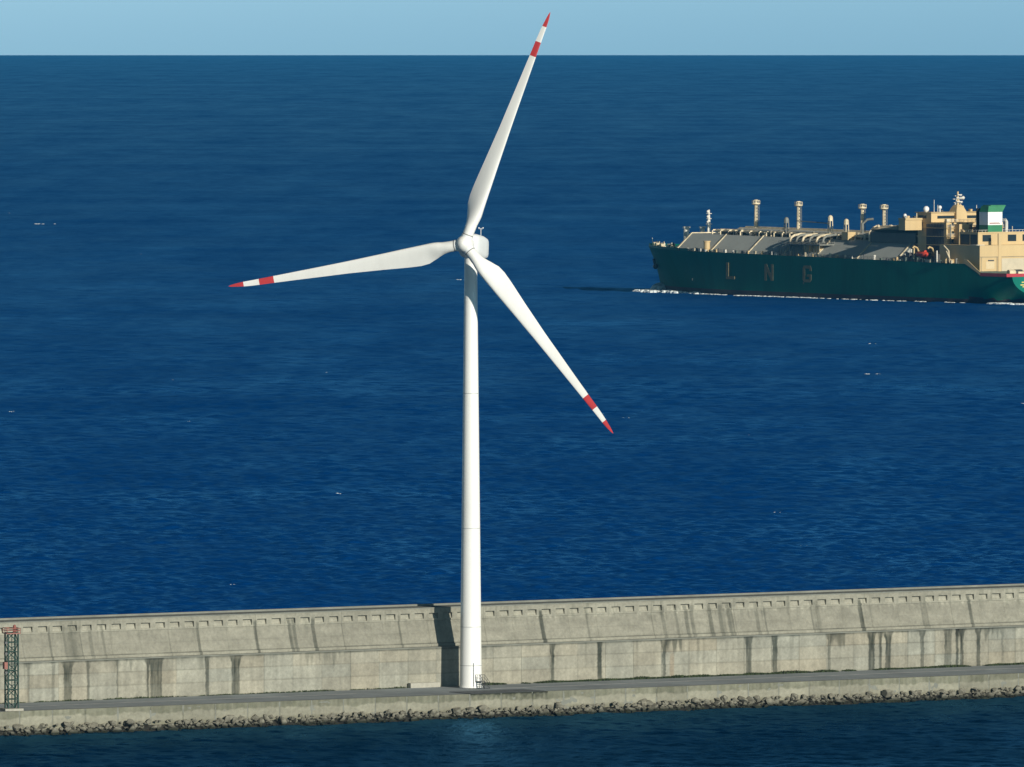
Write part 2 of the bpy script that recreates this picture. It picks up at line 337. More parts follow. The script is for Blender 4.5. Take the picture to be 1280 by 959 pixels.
def up_colour(u, z):
    h = (z-ZL)/(ZT-ZL)
    pan = np.floor((u-38.6)/5.55).astype(int)
    tone = 1 + 0.10*(np.random.RandomState(8).rand(400)[pan % 400]-.5)
    tone = tone*(0.78 + 0.44*fbm2(u*.3, z*.9, 121))*(.88+.24*fbm2(u*1.5, z*1.2, 124))*(0.94+0.12*fbm2(u*.08+3, z*2.2, 131))
    c = np.ones(u.shape+(3,))*tone[..., None]
    ju = np.abs((u-38.6+2.775) % 5.55-2.775); st_ = np.random.RandomState(14).rand(400)[np.round((u-38.6)/5.55).astype(int) % 400]
    c = mixc(c, np.exp(-(ju/.06)**2)*(.12+.45*st_**2), (.4,.42,.42))
    c = mixc(c, np.exp(-((z-12.25)/.06)**2)*.3*vnoise1(u*.2, 40), (.5,.5,.5))
    for i, (a, b, s) in enumerate(UPB):
        wob = (.05 if b-a < .8 else .12)*(vnoise2(u*0+i*5.1, z*1.1, 150)-.5)
        m_ = band(u+wob, a, b, .12)*smooth(15.6, 14.9, z)
        if b-a > 1: m_ = m_*(.45+.9*vnoise1(u*3.0, 160+i))
        c = mixc(c, np.clip(m_*s*(.65+.6*fbm2(u*2, z*.5, 170+i)), 0, 1), STAIN)
    rn = smooth(.60, .95, vnoise1(u*2.9, 195)*.6+vnoise1(u*.6, 196)*.4)*(.35+.65*fbm2(u*.6, z*.25, 197)*1.2)*smooth(11+2*vnoise1(u*1.7, 198), 14.5, z)*.5; c = mixc(c, rn, (.45,.48,.46))
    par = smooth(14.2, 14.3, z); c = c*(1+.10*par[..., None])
    w = smooth(.45, .8, vnoise1(u*1.9, 77))*np.exp(-((z-14.1)/.22)**2)*smooth(95, 110, u)*.6; c = c*(1+.55*w[..., None])   # lime bloom under the parapet
    dr = smooth(.55, .95, vnoise1(u*2.6, 78))*smooth(12.2, 14.0, z)*smooth(14.3, 14.1, z)*(.25+.3*smooth(118, 140, u)*smooth(165, 150, u)); c = mixc(c, dr, (.5,.53,.53))
    w = smooth(15.85, 16.2, z)*.35*vnoise1(u*.5, 79); c = mixc(c, w, (.6,.62,.6))
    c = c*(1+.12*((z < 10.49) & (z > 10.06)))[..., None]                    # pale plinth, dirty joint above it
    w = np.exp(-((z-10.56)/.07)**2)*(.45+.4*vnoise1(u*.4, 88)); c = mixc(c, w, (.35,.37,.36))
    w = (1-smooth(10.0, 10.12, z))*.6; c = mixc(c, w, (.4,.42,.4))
    k_ = (u-38.97) % 2.775; inr = (k_ > 0) & (k_ < 1.75) & (z > REC0-.1) & (z < REC1); c = c*(1+.20*inr*smooth(REC1, REC0+.2, z))[..., None]  # painted light: recesses paler towards the bottom, like sunlit floors
    return c

def quay_colour(u, z):
    h = (z-.6)/(QZ-.6)
    pan = np.floor((u-94.56)/6.03).astype(int)
    tone = 1.06 + 0.28*(np.random.RandomState(18).rand(400)[pan % 400]-.5)
    tone = tone*(0.84+0.32*fbm2(u*.5, z*1.2, 221))
    c = np.ones(u.shape+(3,))*tone[..., None]
    ju = np.abs((u-94.56+3.015) % 6.03-3.015); c = mixc(c, np.exp(-(ju/.10)**2)*.75, (.3,.32,.3))
    lim = .50+.16*vnoise1(u*.35, 230)+.10*vnoise1(u*1.6, 231)
    w = smooth(lim-.03, lim+.06, h)*(.50+.40*vnoise1(u*2.2, 232)); c = mixc(c, w, (.50,.53,.48))
    w = smooth(.6, .9, vnoise1(u*2.8, 233))*smooth(.25, .9, h)*.3; c = c*(1+.4*w[..., None])
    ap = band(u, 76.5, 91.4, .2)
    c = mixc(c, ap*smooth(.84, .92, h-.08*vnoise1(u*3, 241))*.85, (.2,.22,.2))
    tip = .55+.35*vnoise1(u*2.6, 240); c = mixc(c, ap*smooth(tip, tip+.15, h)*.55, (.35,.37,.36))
    w = (1-smooth(.05, .30, h))*.5; c = mixc(c, w, (.5,.5,.42))
    return c

sea_sheet()

# joints are real grooves as well as stains
def joint_depth(u, off, per): return .06*np.exp(-((np.abs((u-off+per/2) % per-per/2))/.08)**2)

wall = empty('breakwater_wall', W(100, 0, QZ))
tag(wall, 'long two-tier concrete breakwater wall with a row of recesses under its crest, behind the turbine', 'breakwater wall')
bpy.context.view_layer.update()
us_long = np.concatenate([[-160, -120, -80, -45, -25], us_base, [235, 260, 300, 350]])
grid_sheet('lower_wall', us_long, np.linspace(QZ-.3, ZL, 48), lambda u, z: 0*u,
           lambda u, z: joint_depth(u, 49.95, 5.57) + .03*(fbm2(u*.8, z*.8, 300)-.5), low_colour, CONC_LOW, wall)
rec_k = np.arange(-19, 66); rec_a = 38.97 + 2.775*rec_k; rec_b = rec_a + 1.75
ex = np.concatenate([rec_a-.012, rec_a+.012, rec_b-.012, rec_b+.012]); ex = ex[(ex > U0) & (ex < U1)]
us_up = np.unique(np.round(np.concatenate([us_long, ex]), 4))
rows_up = np.unique(np.round(np.concatenate([np.linspace(ZL, ZT, 45), [10.49,10.51, REC0-.01, REC0+.01, REC1-.01, REC1+.01, 14.24, 14.26]]), 4))
def up_v(u, z):
    b = -1.2 - 1.15*np.clip((z-10.5)/(14.25-10.5), 0, 1)
    b = np.where(z > 14.25, -2.22, b)                         # the parapet stands a little proud
    return np.where(z < 10.5, -0.95, b)                       # plinth
def up_d(u, z):
    k = (u-38.97) % 2.775
    inside = (k > -1e-6) & (k < 1.75) & (z > REC0) & (z < REC1)
    slope = .58*np.clip(.40+.60*(z-REC0)/(REC1-REC0), 0, 1)
    return np.where(inside, slope, 0) + joint_depth(u, 38.6, 5.55)*(z < 14.2)
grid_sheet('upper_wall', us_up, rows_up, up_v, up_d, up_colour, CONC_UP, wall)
def uvz(a, p, q): return W(a, p, q)
m = MB(); m.prism([(0,ZL),(0,ZL-.16),(-1.6,ZL-.16),(-1.6,ZL)], -160, 350, uvz)                   # ledge between the tiers
m.prism([(.07,ZL+.003),(.07,ZL-.14),(-.01,ZL-.14),(-.01,ZL+.003)], -160, 350, uvz)
o = m.build('ledge', CONC_TOP); o.parent = wall; o.matrix_parent_inverse = wall.matrix_world.inverted()
m = MB(); m.prism([(-2.17,ZT),(-2.17,ZT+.16),(-7.9,ZT+.16),(-7.9,-1.5),(-9.5,-1.5),(-9.5,-2.5),(-3.5,-2.5),(-3.5,ZT-.5),(-2.8,ZT-.5),(-2.8,ZT)], -160, 350, uvz)
m.prism([(-7.2,ZT+.16),(-7.2,ZT+.45),(-7.88,ZT+.45),(-7.88,ZT+.16)], -160, 350, uvz)
o = m.build('crest', CONC_TOP); o.parent = wall; o.matrix_parent_inverse = wall.matrix_world.inverted()

# quay: its deck, face and the road on it
m = MB()
prof = lambda u: [W(u, .4, QZ-.012), W(u, edge_v(u)-.02, QZ-.012), W(u, edge_v(u)-.02, -2.5), W(u, .4, -2.5)]
rings = [prof(u) for u in (-160, 0, 110, 350)]; m.loft([r[::-1] for r in rings])
quay = m.build('quay', CONC_TOP); tag(quay, kind='structure')
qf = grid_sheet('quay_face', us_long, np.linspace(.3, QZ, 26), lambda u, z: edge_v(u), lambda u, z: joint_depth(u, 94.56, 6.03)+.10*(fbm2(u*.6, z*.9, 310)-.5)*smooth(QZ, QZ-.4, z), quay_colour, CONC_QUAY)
tag(qf, kind='structure')
m = MB(); us_r = np.arange(-160, 351, 10.)
def strip(mb, v0, v1, z, u_a=-160, u_b=350, n=51):
    for k in range(n):
        a = u_a + (u_b-u_a)*k/n; b = u_a + (u_b-u_a)*(k+1)/n
        mb.add([W(a, v0(a), z), W(b, v0(b), z), W(b, v1(b), z), W(a, v1(a), z)], [(0,1,2,3)])
strip(m, lambda u: .5, lambda u: edge_v(u)-1.1, QZ-.006)
road = m.build('road', ASPH); tag(road, kind='structure')
m = MB()
strip(m, lambda u: 9.2, lambda u: 10.1, QZ-.001, 88, 222, 30); strip(m, lambda u: 8.6, lambda u: 9.3, QZ-.001, -14, 62, 20)
mk = m.build('road_marking', PAINT); tag(mk, kind='structure')

# slab in front of the turbine with a broken lip
m = MB(); lip = [(76.6+.5*k, edge_v(80)+.18+.12*rng.random()) for k in range(30)]
top = [W(u, v, QZ+.07) for u, v in lip] + [W(91.1, 14, QZ+.07), W(76.6, 14, QZ+.07)]
bot = [W(u, v-.12, QZ-.02) for u, v in lip] + [W(91.1, 14, QZ-.02), W(76.6, 14, QZ-.02)]
m.loft([bot, top])
sl = m.build('loading_slab', mat('damp_asphalt', (0.10, 0.115, 0.125), 0.9, .25, .5)); tag(sl, 'low dark slab with a broken lip on the quay edge in front of the turbine', 'slab')

# pale block at the wall foot
m = MB(); m.prism([(.25,QZ-.004),(1.15,QZ-.004),(1.15,QZ+.72),(1.05,QZ+.8),(.35,QZ+.8),(.25,QZ+.72)], 77.6, 83.3, uvz)
bl = m.build('concrete_block', BLOCKW); tag(bl, 'low pale whitewashed concrete block lying at the wall foot left of the tower', 'block')

# weeds along the wall foot
m = MB()
def weeds(ua, ub, dens, hmax, vmax=.9):
    for _ in range(int((ub-ua)*dens)):
        u = rng.uniform(ua, ub); clump = float(vnoise1(u*.55, 401))*.7 + float(vnoise1(u*.12, 402))*.6
        if clump < .42: continue
        v = .12 + vmax*rng.random(); h = hmax*(.35+.65*rng.random())*min(1.2, clump); a = rng.uniform(0, math.pi); w_ = .07+.10*rng.random()
        b = Vector(W(u, v, QZ-.02)); d = Vector((math.cos(a), math.sin(a), 0))*w_; lean = Vector((rng.uniform(-.15,.15), rng.uniform(-.15,.15), h))
        m.add([b-d, b+d, b+lean+d*.3, b+lean-d*.3], [(0,1,2,3)])
weeds(100, 222, 100, .45, 1.3); weeds(92.3, 98, 150, .6, 1.1); weeds(-14, 78, 16, .35, .6)
g = m.build('grass_tufts', GRASS); tag(g, 'ragged green weeds growing along the foot of the breakwater wall', 'grass', kind='stuff')

# ------------------------------------------------------------------ boulders at the waterline
def rock_mesh(seed):
    rr = random.Random(seed); bm = bmesh.new()
    for _ in range(15):
        p = Vector((rr.gauss(0,1), rr.gauss(0,1), rr.gauss(0,1))).normalized()*rr.uniform(.85, 1.1)
        bm.verts.new((p.x*rr.uniform(.9,1.1), p.y*.85, p.z*.75))
    bmesh.ops.convex_hull(bm, input=bm.verts)
    for vv in [v for v in bm.verts if not v.link_faces]: bm.verts.remove(vv)
    bmesh.ops.bevel(bm, geom=bm.edges[:], offset=.05, segments=1, affect='EDGES')
    me = bpy.data.meshes.new('boulder'); bm.to_mesh(me); bm.free(); me.materials.append(ROCK); return me
rocks = [rock_mesh(100+i) for i in range(14)]
SEAQ = -0.26
spots = []
u = -15.0
while u < 206:
    for row in range(3):
        v = edge_v(u) + (.55, 1.7, 2.7)[row] + rng.uniform(-.4, .4)
        z = SEAQ + (1.15, .55, .05)[row] + rng.uniform(-.25, .28)
        spots.append((u + rng.uniform(-.5, .5), v, z, rng.choice([.35,.45,.5,.6,.7,.8,1.0])))
    u += 1.5
vis = [s for s in spots if -14 < s[0] < 189]
vis.sort(key=lambda s: -s[3]*(1.3 if s[2] > SEAQ+.3 else .8))
LAB = 'rough grey boulder heaped with others along the quay foot at the waterline'
for i, (u, v, z, s) in enumerate(vis[:300]):
    o = bpy.data.objects.new('boulder', rocks[i % 14]); C.objects.link(o)
    o.location = W(u, v, z); o.rotation_euler = (rng.uniform(-.6,.6), rng.uniform(-.6,.6), rng.uniform(0, 6.28))
    o.scale = (s*rng.uniform(.9,1.3), s*rng.uniform(.85,1.15), s*rng.uniform(.8,1.1))
    tag(o, LAB, 'boulder', 'boulders along the quay foot')
bmr = bmesh.new()
rest = vis[300:] + [s for s in spots if not (-14 < s[0] < 189)]
for _ in range(900): 
    uu = rng.uniform(-15, 206); t_ = rng.random()
    rest.append((uu, edge_v(uu)+.2+3.1*t_, SEAQ+1.35-1.5*t_+rng.uniform(-.2,.15), rng.uniform(.2,.45)))
for i, (u, v, z, s) in enumerate(rest):
    M4 = Matrix.Translation(W(u, v, z)) @ Matrix.Rotation(rng.uniform(0,6.28), 4, 'Z') @ Matrix.Rotation(rng.uniform(-.7,.7), 4, 'X') @ Matrix.Diagonal((s*1.1, s, s*.9, 1))
    n0 = len(bmr.verts); bmr.from_mesh(rocks[i % 14]); bmr.verts.ensure_lookup_table()
    for vv in bmr.verts[n0:]: vv.co = M4 @ vv.co
me = bpy.data.meshes.new('rubble'); bmr.to_mesh(me); bmr.free(); me.materials.append(ROCK)
rb = bpy.data.objects.new('rubble', me); C.objects.link(rb); tag(rb, 'small grey rubble filling the gaps between the boulders at the waterline', 'rubble', kind='stuff')
m = MB()
for k in range(330):                                     # wet weed-dark skirt of the slope
    a = -15 + k; b = a + 1
    m.add([W(a, edge_v(a)-.3, SEAQ+.9), W(b, edge_v(b)-.3, SEAQ+.9), W(b, edge_v(b)+3.4+.5*math.sin(b*1.7)+.3*math.sin(b*.63), SEAQ-.25), W(a, edge_v(a)+3.4+.5*math.sin(a*1.7)+.3*math.sin(a*.63), SEAQ-.25)], [(0,1,2,3)])
sk = m.build('rock_bed', ROCK_WET); tag(sk, kind='structure')

# ------------------------------------------------------------------ wind turbine
TX, TY = -6.72, 1955.11
tb = empty('wind_turbine', (TX, TY, QZ))
tag(tb, 'tall white three-bladed wind turbine with red bands on its blade tips, standing on the quay', 'wind turbine')
HUBZ = 76.0 - QZ
m = MB(); N = 48; hs = [0, .25, .3, 3.6, 3.62, 3.66, 3.68, 9.9, 9.92, 9.96, 9.98, 26, 26.02, 26.06, 26.08, 48, 48.02, 48.06, 48.08, HUBZ-1.95]
def tr(h): return 1.80 + (1.02-1.80)*min(1, h/(HUBZ-2))**1.0
rings = []
for i, h in enumerate(hs):
    r = tr(h)
    if h < .27: r += .10
    if h in (3.62, 3.66, 9.92, 9.96, 26.02, 26.06, 48.02, 48.06): r += .025
    rings.append([(r*math.cos(2*math.pi*k/N), r*math.sin(2*math.pi*k/N), h+.07) for k in range(N)])
m.loft(rings); tower = m.build('tower', WHITE, tb, 35)
for hz_ in (3.64, 9.94, 26.04, 48.04):                       # bolted section joints
    m = MB(); r = tr(hz_)+.028; m.loft([[(q*math.cos(2*math.pi*k/N), q*math.sin(2*math.pi*k/N), hz_+.07+dz_) for k in range(N)] for q, dz_ in ((r-.03,-.045),(r,-.045),(r,.045),(r-.03,.045))])
    m.build('flange', mat('joint_grey', (.40,.42,.43), .5, .1, 1.0), tower, 35)
m = MB(); ang = R(-47)                                # door, platform and stair on the side towards the road
dx = Vector((math.cos(ang), math.sin(ang), 0)); dt = Vector((-dx.y, dx.x, 0)); 
def pl(a, b, z): return dx*a + dt*b + Vector((0,0,z))
def obox(mb, a0, a1, b0, b1, z0_, z1_):
    mb.add([pl(a0,b0,z0_),pl(a1,b0,z0_),pl(a1,b1,z0_),pl(a0,b1,z0_),pl(a0,b0,z1_),pl(a1,b0,z1_),pl(a1,b1,z1_),pl(a0,b1,z1_)], [(0,3,2,1),(4,5,6,7),(0,1,5,4),(1,2,6,5),(2,3,7,6),(3,0,4,7)])
obox(m, 1.5, 1.72, -.42, .42, 1.25, 3.3); door = m.build('door', NACW, tb)
m = MB(); obox(m, 1.72, 1.76, .24, .30, 2.1, 2.35); m.build('handle', DARKM, door)
m = MB(); obox(m, 1.5, 2.75, -.6, .6, 1.12, 1.2)
for k in range(5): obox(m, 2.75+.24*k, 2.99+.24*k, -.5, .5, .93-.22*k, .99-.22*k)
for b in (-.55, .55):
    m.tube([pl(2.7,b,1.15), pl(3.95,b,.05)], .05, 6); m.tube([pl(2.65,b,.0), pl(2.65,b,1.2)], .05, 6)
m.build('stair', DARKM, tb)
m = MB()
for b in (-.57, .57):
    m.tube([pl(1.75,b,2.25), pl(2.7,b,2.25), pl(3.9,b,1.1)], .035, 6); m.tube([pl(1.75,b,1.75), pl(2.7,b,1.75), pl(3.9,b,.6)], .03, 6)
    for a, z in ((1.8,1.2),(2.25,1.2),(2.7,1.2),(3.3,.65),(3.9,.05)): m.tube([pl(a,b,z), pl(a,b,z+1.05)], .03, 6)
m.build('handrail', DARKM, tb)
m = MB(); m.tube([pl(1.7,-.9,.07), pl(1.7,-.9,4.2)], .04, 6); m.build('cable_conduit', GREYM, tb)

PSI, TILT = R(15), R(6)
ax = Vector((-math.sin(PSI)*math.cos(TILT), -math.cos(PSI)*math.cos(TILT), math.sin(TILT)))     # rotor axis, into the wind
ex_ = Vector((math.cos(PSI), -math.sin(PSI), 0)); ez_ = ex_.cross(-ax).normalized()
if ez_.z < 0: ez_ = -ez_
top_c = Vector((0, 0, HUBZ - 4.0*math.sin(TILT)))
hub_c = top_c + ax*4.0
def rp(c, along, x, z): return c + ax*along + ex_*x + ez_*z
# nacelle: rounded box lofted along the axis
m = MB(); rings = []
for al, hx, hz0, hz1, e in ((2.65,.9,-.9,.95,2.4),(2.6,1.25,-1.3,1.35,2.6),(2.1,1.55,-1.75,1.8,3.2),(0.5,1.72,-1.95,2.0,4.2),(-3.0,1.75,-1.95,1.98,4.8),(-5.0,1.68,-1.7,1.8,5),(-5.6,1.5,-1.45,1.55,4.6),(-5.8,1.2,-1.15,1.3,4)):
    ring = []
    for k in range(40):
        t = 2*math.pi*k/40; c_, s_ = math.cos(t), math.sin(t)
        x = hx*math.copysign(abs(c_)**(2/e), c_); z = math.copysign(abs(s_)**(2/e), s_); z = z*hz1 if z > 0 else -z*hz0
        ring.append(rp(top_c, al, x, z))
    rings.append(ring)
m.loft(rings); nac = m.build('nacelle', NACW, tb, 40)
m = MB(); b0 = rp(top_c, -4.3, .5, 1.85)
m.tube([b0, b0+Vector((0,0,1.5))], .05, 6); q = b0+Vector((0,0,1.35)); m.tube([q-ex_*.35, q+ex_*.35], .04, 6)
m.ball(q-ex_*.35+Vector((0,0,.15)), .12, 8, 5); m.ball(q+ex_*.35+Vector((0,0,.15)), .12, 8, 5)
m.build('wind_sensor', NACW, nac)
m = MB()
def ring_s(al, r, n=40): return [rp(hub_c, al, r*math.cos(2*math.pi*k/n), r*math.sin(2*math.pi*k/n)) for k in range(n)]
m.loft([ring_s(a, r) for a, r in ((-1.5,1.15),(-1.45,1.32),(-.6,1.40),(.3,1.37),(.9,1.16),(1.35,.85),(1.62,.48),(1.74,.1))])
hub = m.build('hub', WHITE, tb, 40)

R_T = 40.2
def lerp_tab(tab, x):
    for (a, va), (b, vb) in zip(tab, tab[1:]):
        if x <= b: return va + (vb-va)*(x-a)/(b-a)
    return tab[-1][1]
CH = [(1.2,1.75),(2.6,1.78),(3.6,2.0),(5,2.75),(6.4,3.28),(7.8,3.36),(10,3.15),(14,2.62),(20,1.98),(26,1.55),(31,1.2),(35,.98),(37.5,.80),(39,.52),(39.8,.28),(40.2,.05)]
TW = [(1.2,19),(6,19),(9,14.5),(14,9.5),(20,6.5),(28,4),(36,2.5),(40.2,2)]
TH = [(1.2,1.0),(2.6,1.0),(4,.78),(6.4,.44),(9,.33),(14,.27),(24,.2),(40.2,.16)]
LE = [(1.2,.5),(2.6,.5),(4,.46),(6.4,.335),(8,.31),(14,.31),(24,.31),(36,.34),(40.2,.5)]
def airfoil(t, r):                                          # closed outline, x from leading edge 0 to trailing edge 1
    out = []
    for k in range(28):
        a = 2*math.pi*k/28; x = .5*(1-math.cos(a)); y0_ = .5*math.sin(a)
        yt = 5*(.2969*math.sqrt(max(x,0))-.126*x-.3516*x*x+.2843*x**3-.1015*x**4)
        yy = (yt if a < math.pi else -yt*.75) + .03*4*x*(1-x)
        mixw = min(1, max(0, (r-2.6)/3.6)); mixw = mixw*mixw*(3-2*mixw)
        out.append((x, (y0_*(1-mixw) + yy*mixw)*t))
    return out
def make_blade(phi, name='blade'):
    sp = ex_*math.sin(phi) + ez_*math.cos(phi)              # spanwise
    td = ex_*math.cos(phi) - ez_*math.sin(phi)              # the way it turns (clockwise seen from upwind)
    rs = [1.2,1.9,2.6,3.1,3.6,4.3,5,5.7,6.4,7.1,7.8,9,10,12,14,17,20,23,26,29,32.5,32.51,35.0,35.01,36.5,37.65,37.66,38.5,39,39.5,39.8,40.05,40.2]
    m = MB(); rings = []
    for r in rs:
        ch, tw, th, le = lerp_tab(CH, r), R(lerp_tab(TW, r)+1.5), lerp_tab(TH, r), lerp_tab(LE, r)
        cd = td*math.cos(tw) + ax*math.sin(tw); nd = ax*math.cos(tw) - td*math.sin(tw)
        base = hub_c + sp*r + ax*(r*math.sin(R(.6)) + .2*(r/R_T)**2)
        rings.append([base + cd*((le-x)*ch) - nd*(y*ch) for x, y in airfoil(th, r)])
    for i in range(len(rings)-1):
        mid = (rs[i]+rs[i+1])/2; m.cur = 1 if (32.505 < mid < 35.005 or mid > 37.655) else 0
        n = len(rings[0]); b = len(m.v)
        m.add(rings[i]+rings[i+1], [(k, (k+1) % n, n+(k+1) % n, n+k) for k in range(n)])
    m.cur = 1; m.add(rings[-1], [tuple(range(28))]); m.cur = 0; m.add(rings[0], [tuple(range(28))[::-1]])
    me = m.build(name, [WHITE, RED], tb)
    bm = bmesh.new(); bm.from_mesh(me.data); bmesh.ops.remove_doubles(bm, verts=bm.verts, dist=.0005); bmesh.ops.recalc_face_normals(bm, faces=bm.faces); bm.to_mesh(me.data); bm.free()
    me.data.polygons.foreach_set('use_smooth', [True]*len(me.data.polygons)); me.data.set_sharp_from_angle(angle=R(50))
    mm = MB()                                               # root collar on the hub
    cr = lambda r, rad: [hub_c + sp*r + td*(rad*math.cos(2*math.pi*k/24)) + ax*(rad*math.sin(2*math.pi*k/24)) for k in range(24)]
    mm.loft([cr(.8,.95), cr(1.50,.95), cr(1.52,.92)]); mm.build('root_collar', NACW, me, 40)
    mm = MB(); mm.loft([cr(1.52,.925), cr(1.66,.925)]); mm.build('root_seal', mat('seal_grey', (.20,.20,.20), .6, .1, 1.0), me, 40)
for k in range(3): make_blade(R(19.7 + 120*k))

# ------------------------------------------------------------------ lattice tower at the left
lt = empty('lattice_tower', W(-8.0, 16.7, QZ), R(20))
tag(lt, 'slim dark green lattice tower with a red top on the quay edge at the left', 'lattice tower')
HW, HT = .82, 12.9
m = MB(); m.box(-1.5, 1.5, -1.5, 1.5, -.004, .35); m.build('footing', BLOCKW, lt)
for sx, sy in ((-1,-1),(1,-1),(1,1),(-1,1)):
    m = MB(); m.tube([(sx*HW, sy*HW, .3), (sx*HW, sy*HW, HT-.6)], .135, 6); m.build('leg', LATG, lt)
m = MB(); nb = 8; st = (HT-.9)/nb
for i in range(nb):
    za, zb = .3+st*i, .3+st*(i+1)
    cs = [(-HW,-HW),(HW,-HW),(HW,HW),(-HW,HW)]
    for k in range(4):
        (xa, ya), (xb, yb) = cs[k], cs[(k+1) % 4]
        p, q = ((xa,ya,za),(xb,yb,zb)) if (i+k) % 2 == 0 else ((xb,yb,za),(xa,ya,zb))
        m.tube([p, q], .075, 5); m.tube([(xa,ya,zb),(xb,yb,zb)], .08, 5)
m.build('bracing', LATG, lt)
m = MB(); m.tube([(0,-.1,.3),(0,-.1,HT-.8)], .06, 5); m.tube([(.45,-.1,.3),(.45,-.1,HT-.8)], .06, 5)
for i in range(30): m.tube([(0,-.1,.6+.38*i),(.45,-.1,.6+.38*i)], .03, 4)
m.build('ladder', LATG, lt)
m = MB(); m.box(-1.15,1.15,-1.15,1.15,HT-.75,HT-.6); plat = m.build('platform', LATR, lt)
m = MB()
for z in (HT-.2, HT+.15):
    for a, b in (((-1.1,-1.1),(1.1,-1.1)),((1.1,-1.1),(1.1,1.1)),((1.1,1.1),(-1.1,1.1)),((-1.1,1.1),(-1.1,-1.1))): m.tube([(*a,z),(*b,z)], .06, 5)
for x, y in ((-1.1,-1.1),(0,-1.1),(1.1,-1.1),(1.1,0),(1.1,1.1),(-1.1,1.1),(-1.1,0)): m.tube([(x,y,HT-.6),(x,y,HT+.2)], .05, 5)
m.build('railing', LATR, plat)
m = MB(); m.tube([(.5,0,HT-.6),(.5,0,HT+.25)], .28, 10); m.ball((.5,0,HT+.4), .28, 10, 6); m.build('lantern', LATR, lt, 40)
m = MB(); m.box(-1.45,-.85,-.9,.1,6.6,7.7); m.build('control_box', LATR, lt)
for z in (5.9, 8.9, 10.6):
    m = MB(); m.box(-1.3,-.75,-.85,-.1,z,z+.32); m.build('bracket', DARKM, lt)

# ------------------------------------------------------------------ gas carrier
TEAL = mat('hull_teal', (0.001, 0.155, 0.115), 0.6, 0.12, 0.12, streak=1, spec=0.2)
BOOT = mat('boot_topping', (0.045, 0.032, 0.042), 0.6, 0.2, 0.2)
STERNRED = mat('stripe_red', (0.42, 0.03, 0.045), 0.5, 0.1, 0.5)
DECKM = mat('ship_deck', (0.10, 0.14, 0.12), 0.8, 0.2, 0.2)
TRUNK = mat('trunk_grey', (0.40, 0.42, 0.39), 0.75, 0.07, 0.08)
CREAM = mat('ship_cream', (0.54, 0.40, 0.205), 0.6, 0.06, 0.15, streak=1)
PIPE = mat('pipe_cream', (0.66, 0.57, 0.40), 0.55, 0.2, 0.5)
PALE = mat('pale_paint', (0.62, 0.60, 0.54), 0.5, 0.1, 0.5)
GLASS = mat('dark_glass', (0.02, 0.03, 0.035), 0.15, 0.1, 1.0)
FUNW = mat('funnel_white', (0.78, 0.79, 0.78), 0.5, 0.04, 0.3)
FUNG = mat('funnel_green', (0.03, 0.20, 0.09), 0.5, 0.1, 0.3)
LETT = mat('letter_ochre', (0.24, 0.20, 0.11), 0.7, 0.15, 0.5)
ORANGE = mat('lifeboat_orange', (0.55, 0.06, 0.035), 0.45, 0.08, 0.5)
SHADOWPIPE = mat('pipe_grey', (0.20, 0.21, 0.19), 0.6, 0.2, 0.5)

SX, SY = 203.15, 4514.52
sh = empty('gas_carrier', (SX, SY, sea_z(SX, SY)), R(125))
tag(sh, 'dark green gas carrier ship with grey trunk deck and cream superstructure, far out to sea', 'ship')
def S(a, b, z): return Vector((a, 21.5-b, z))            # a forward of the transom, b in from the port side
LOA = 260.0
def deck_z(a):
    if a < 19: return 10.7
    if a < 27: return 10.7 + (14.9-10.7)*(a-19)/8
    if a < 200: return 14.9 + 1.7*(a-27)/173
    return 16.6 + .8*((a-200)/60)**1.5
def hull_sec(a):
    """half section from the deck edge down to below the waterline: (half-breadth, z)"""
    dz = deck_z(a); out = []
    t = max(0, (a-192)/68); bd = 21.5*(1-t**2.3) if t < 1 else 0
    if a < 115: bd -= 2.8*((115-a)/115)**2
    bd = max(bd, .25)
    tw = max(0, (a-168)/92); bw = 21.5*max(0, 1-tw**1.55)
    if a < 115: bw -= 2.8*((115-a)/115)**2; bw = max(bw, .1)
    keel = 2.4 - 8*min(1, a/42)**.9
    pw = 2.1 + 5*min(1, a/60)
    for k in range(17):
        z = dz + (max(-3., keel)-dz)*(k/16)**.8
        zz = (dz - z)/(dz-keel)
        roundness = max(0, 1-zz**pw)**(1/pw)
        fz = min(1, max(0, z/dz))
        hb = (bw + (bd-bw)*fz**1.3)*roundness
        out.append((max(hb, .08), z))
    return out
sts = [0,2,5,9,14,19,23,27,32,40,50,62,80,100,125,150,170,182,190,198,206,214,222,229,236,242,247,251,254,257,259,260]
m = MB(); rings = []
for a in sts:
    sec = hull_sec(a)
    sh_ = 0
    dz_ = deck_z(a); rk = 9.5*max(0, (a-225)/35)**1.3                    # raked stem
    xs = [a - rk*min(1.0, max(0, 1-z/dz_))**.85 for hb, z in sec]
    ring = [Vector((x, hb, z)) for x, (hb, z) in zip(xs, sec)] + [Vector((x, -hb, z)) for x, (hb, z) in zip(xs[::-1], sec[::-1])]
    rings.append(ring)
n = len(rings[0])
for i in range(len(rings)-1):
    for k in range(n):
        j = (k+1) % n
        zc = (rings[i][k].z + rings[i][j].z)/2
        isdeck = (k == n-1)
        m.cur = 1 if zc < 2.1 and 17 != k else 0
        if isdeck: m.cur = 2
        m.add([rings[i][k], rings[i][j], rings[i+1][j], rings[i+1][k]], [(0,1,2,3)])
m.cur = 0; m.add(rings[0], [tuple(range(n))]); m.add(rings[-1], [tuple(range(n))[::-1]])
hull = m.build('hull', [TEAL, BOOT, DECKM], sh)
bm = bmesh.new(); bm.from_mesh(hull.data); bmesh.ops.remove_doubles(bm, verts=bm.verts, dist=.001); bmesh.ops.recalc_face_normals(bm, faces=bm.faces); bm.to_mesh(hull.data); bm.free()
hull.data.polygons.foreach_set('use_smooth', [True]*len(hull.data.polygons)); hull.data.set_sharp_from_angle(angle=R(40))

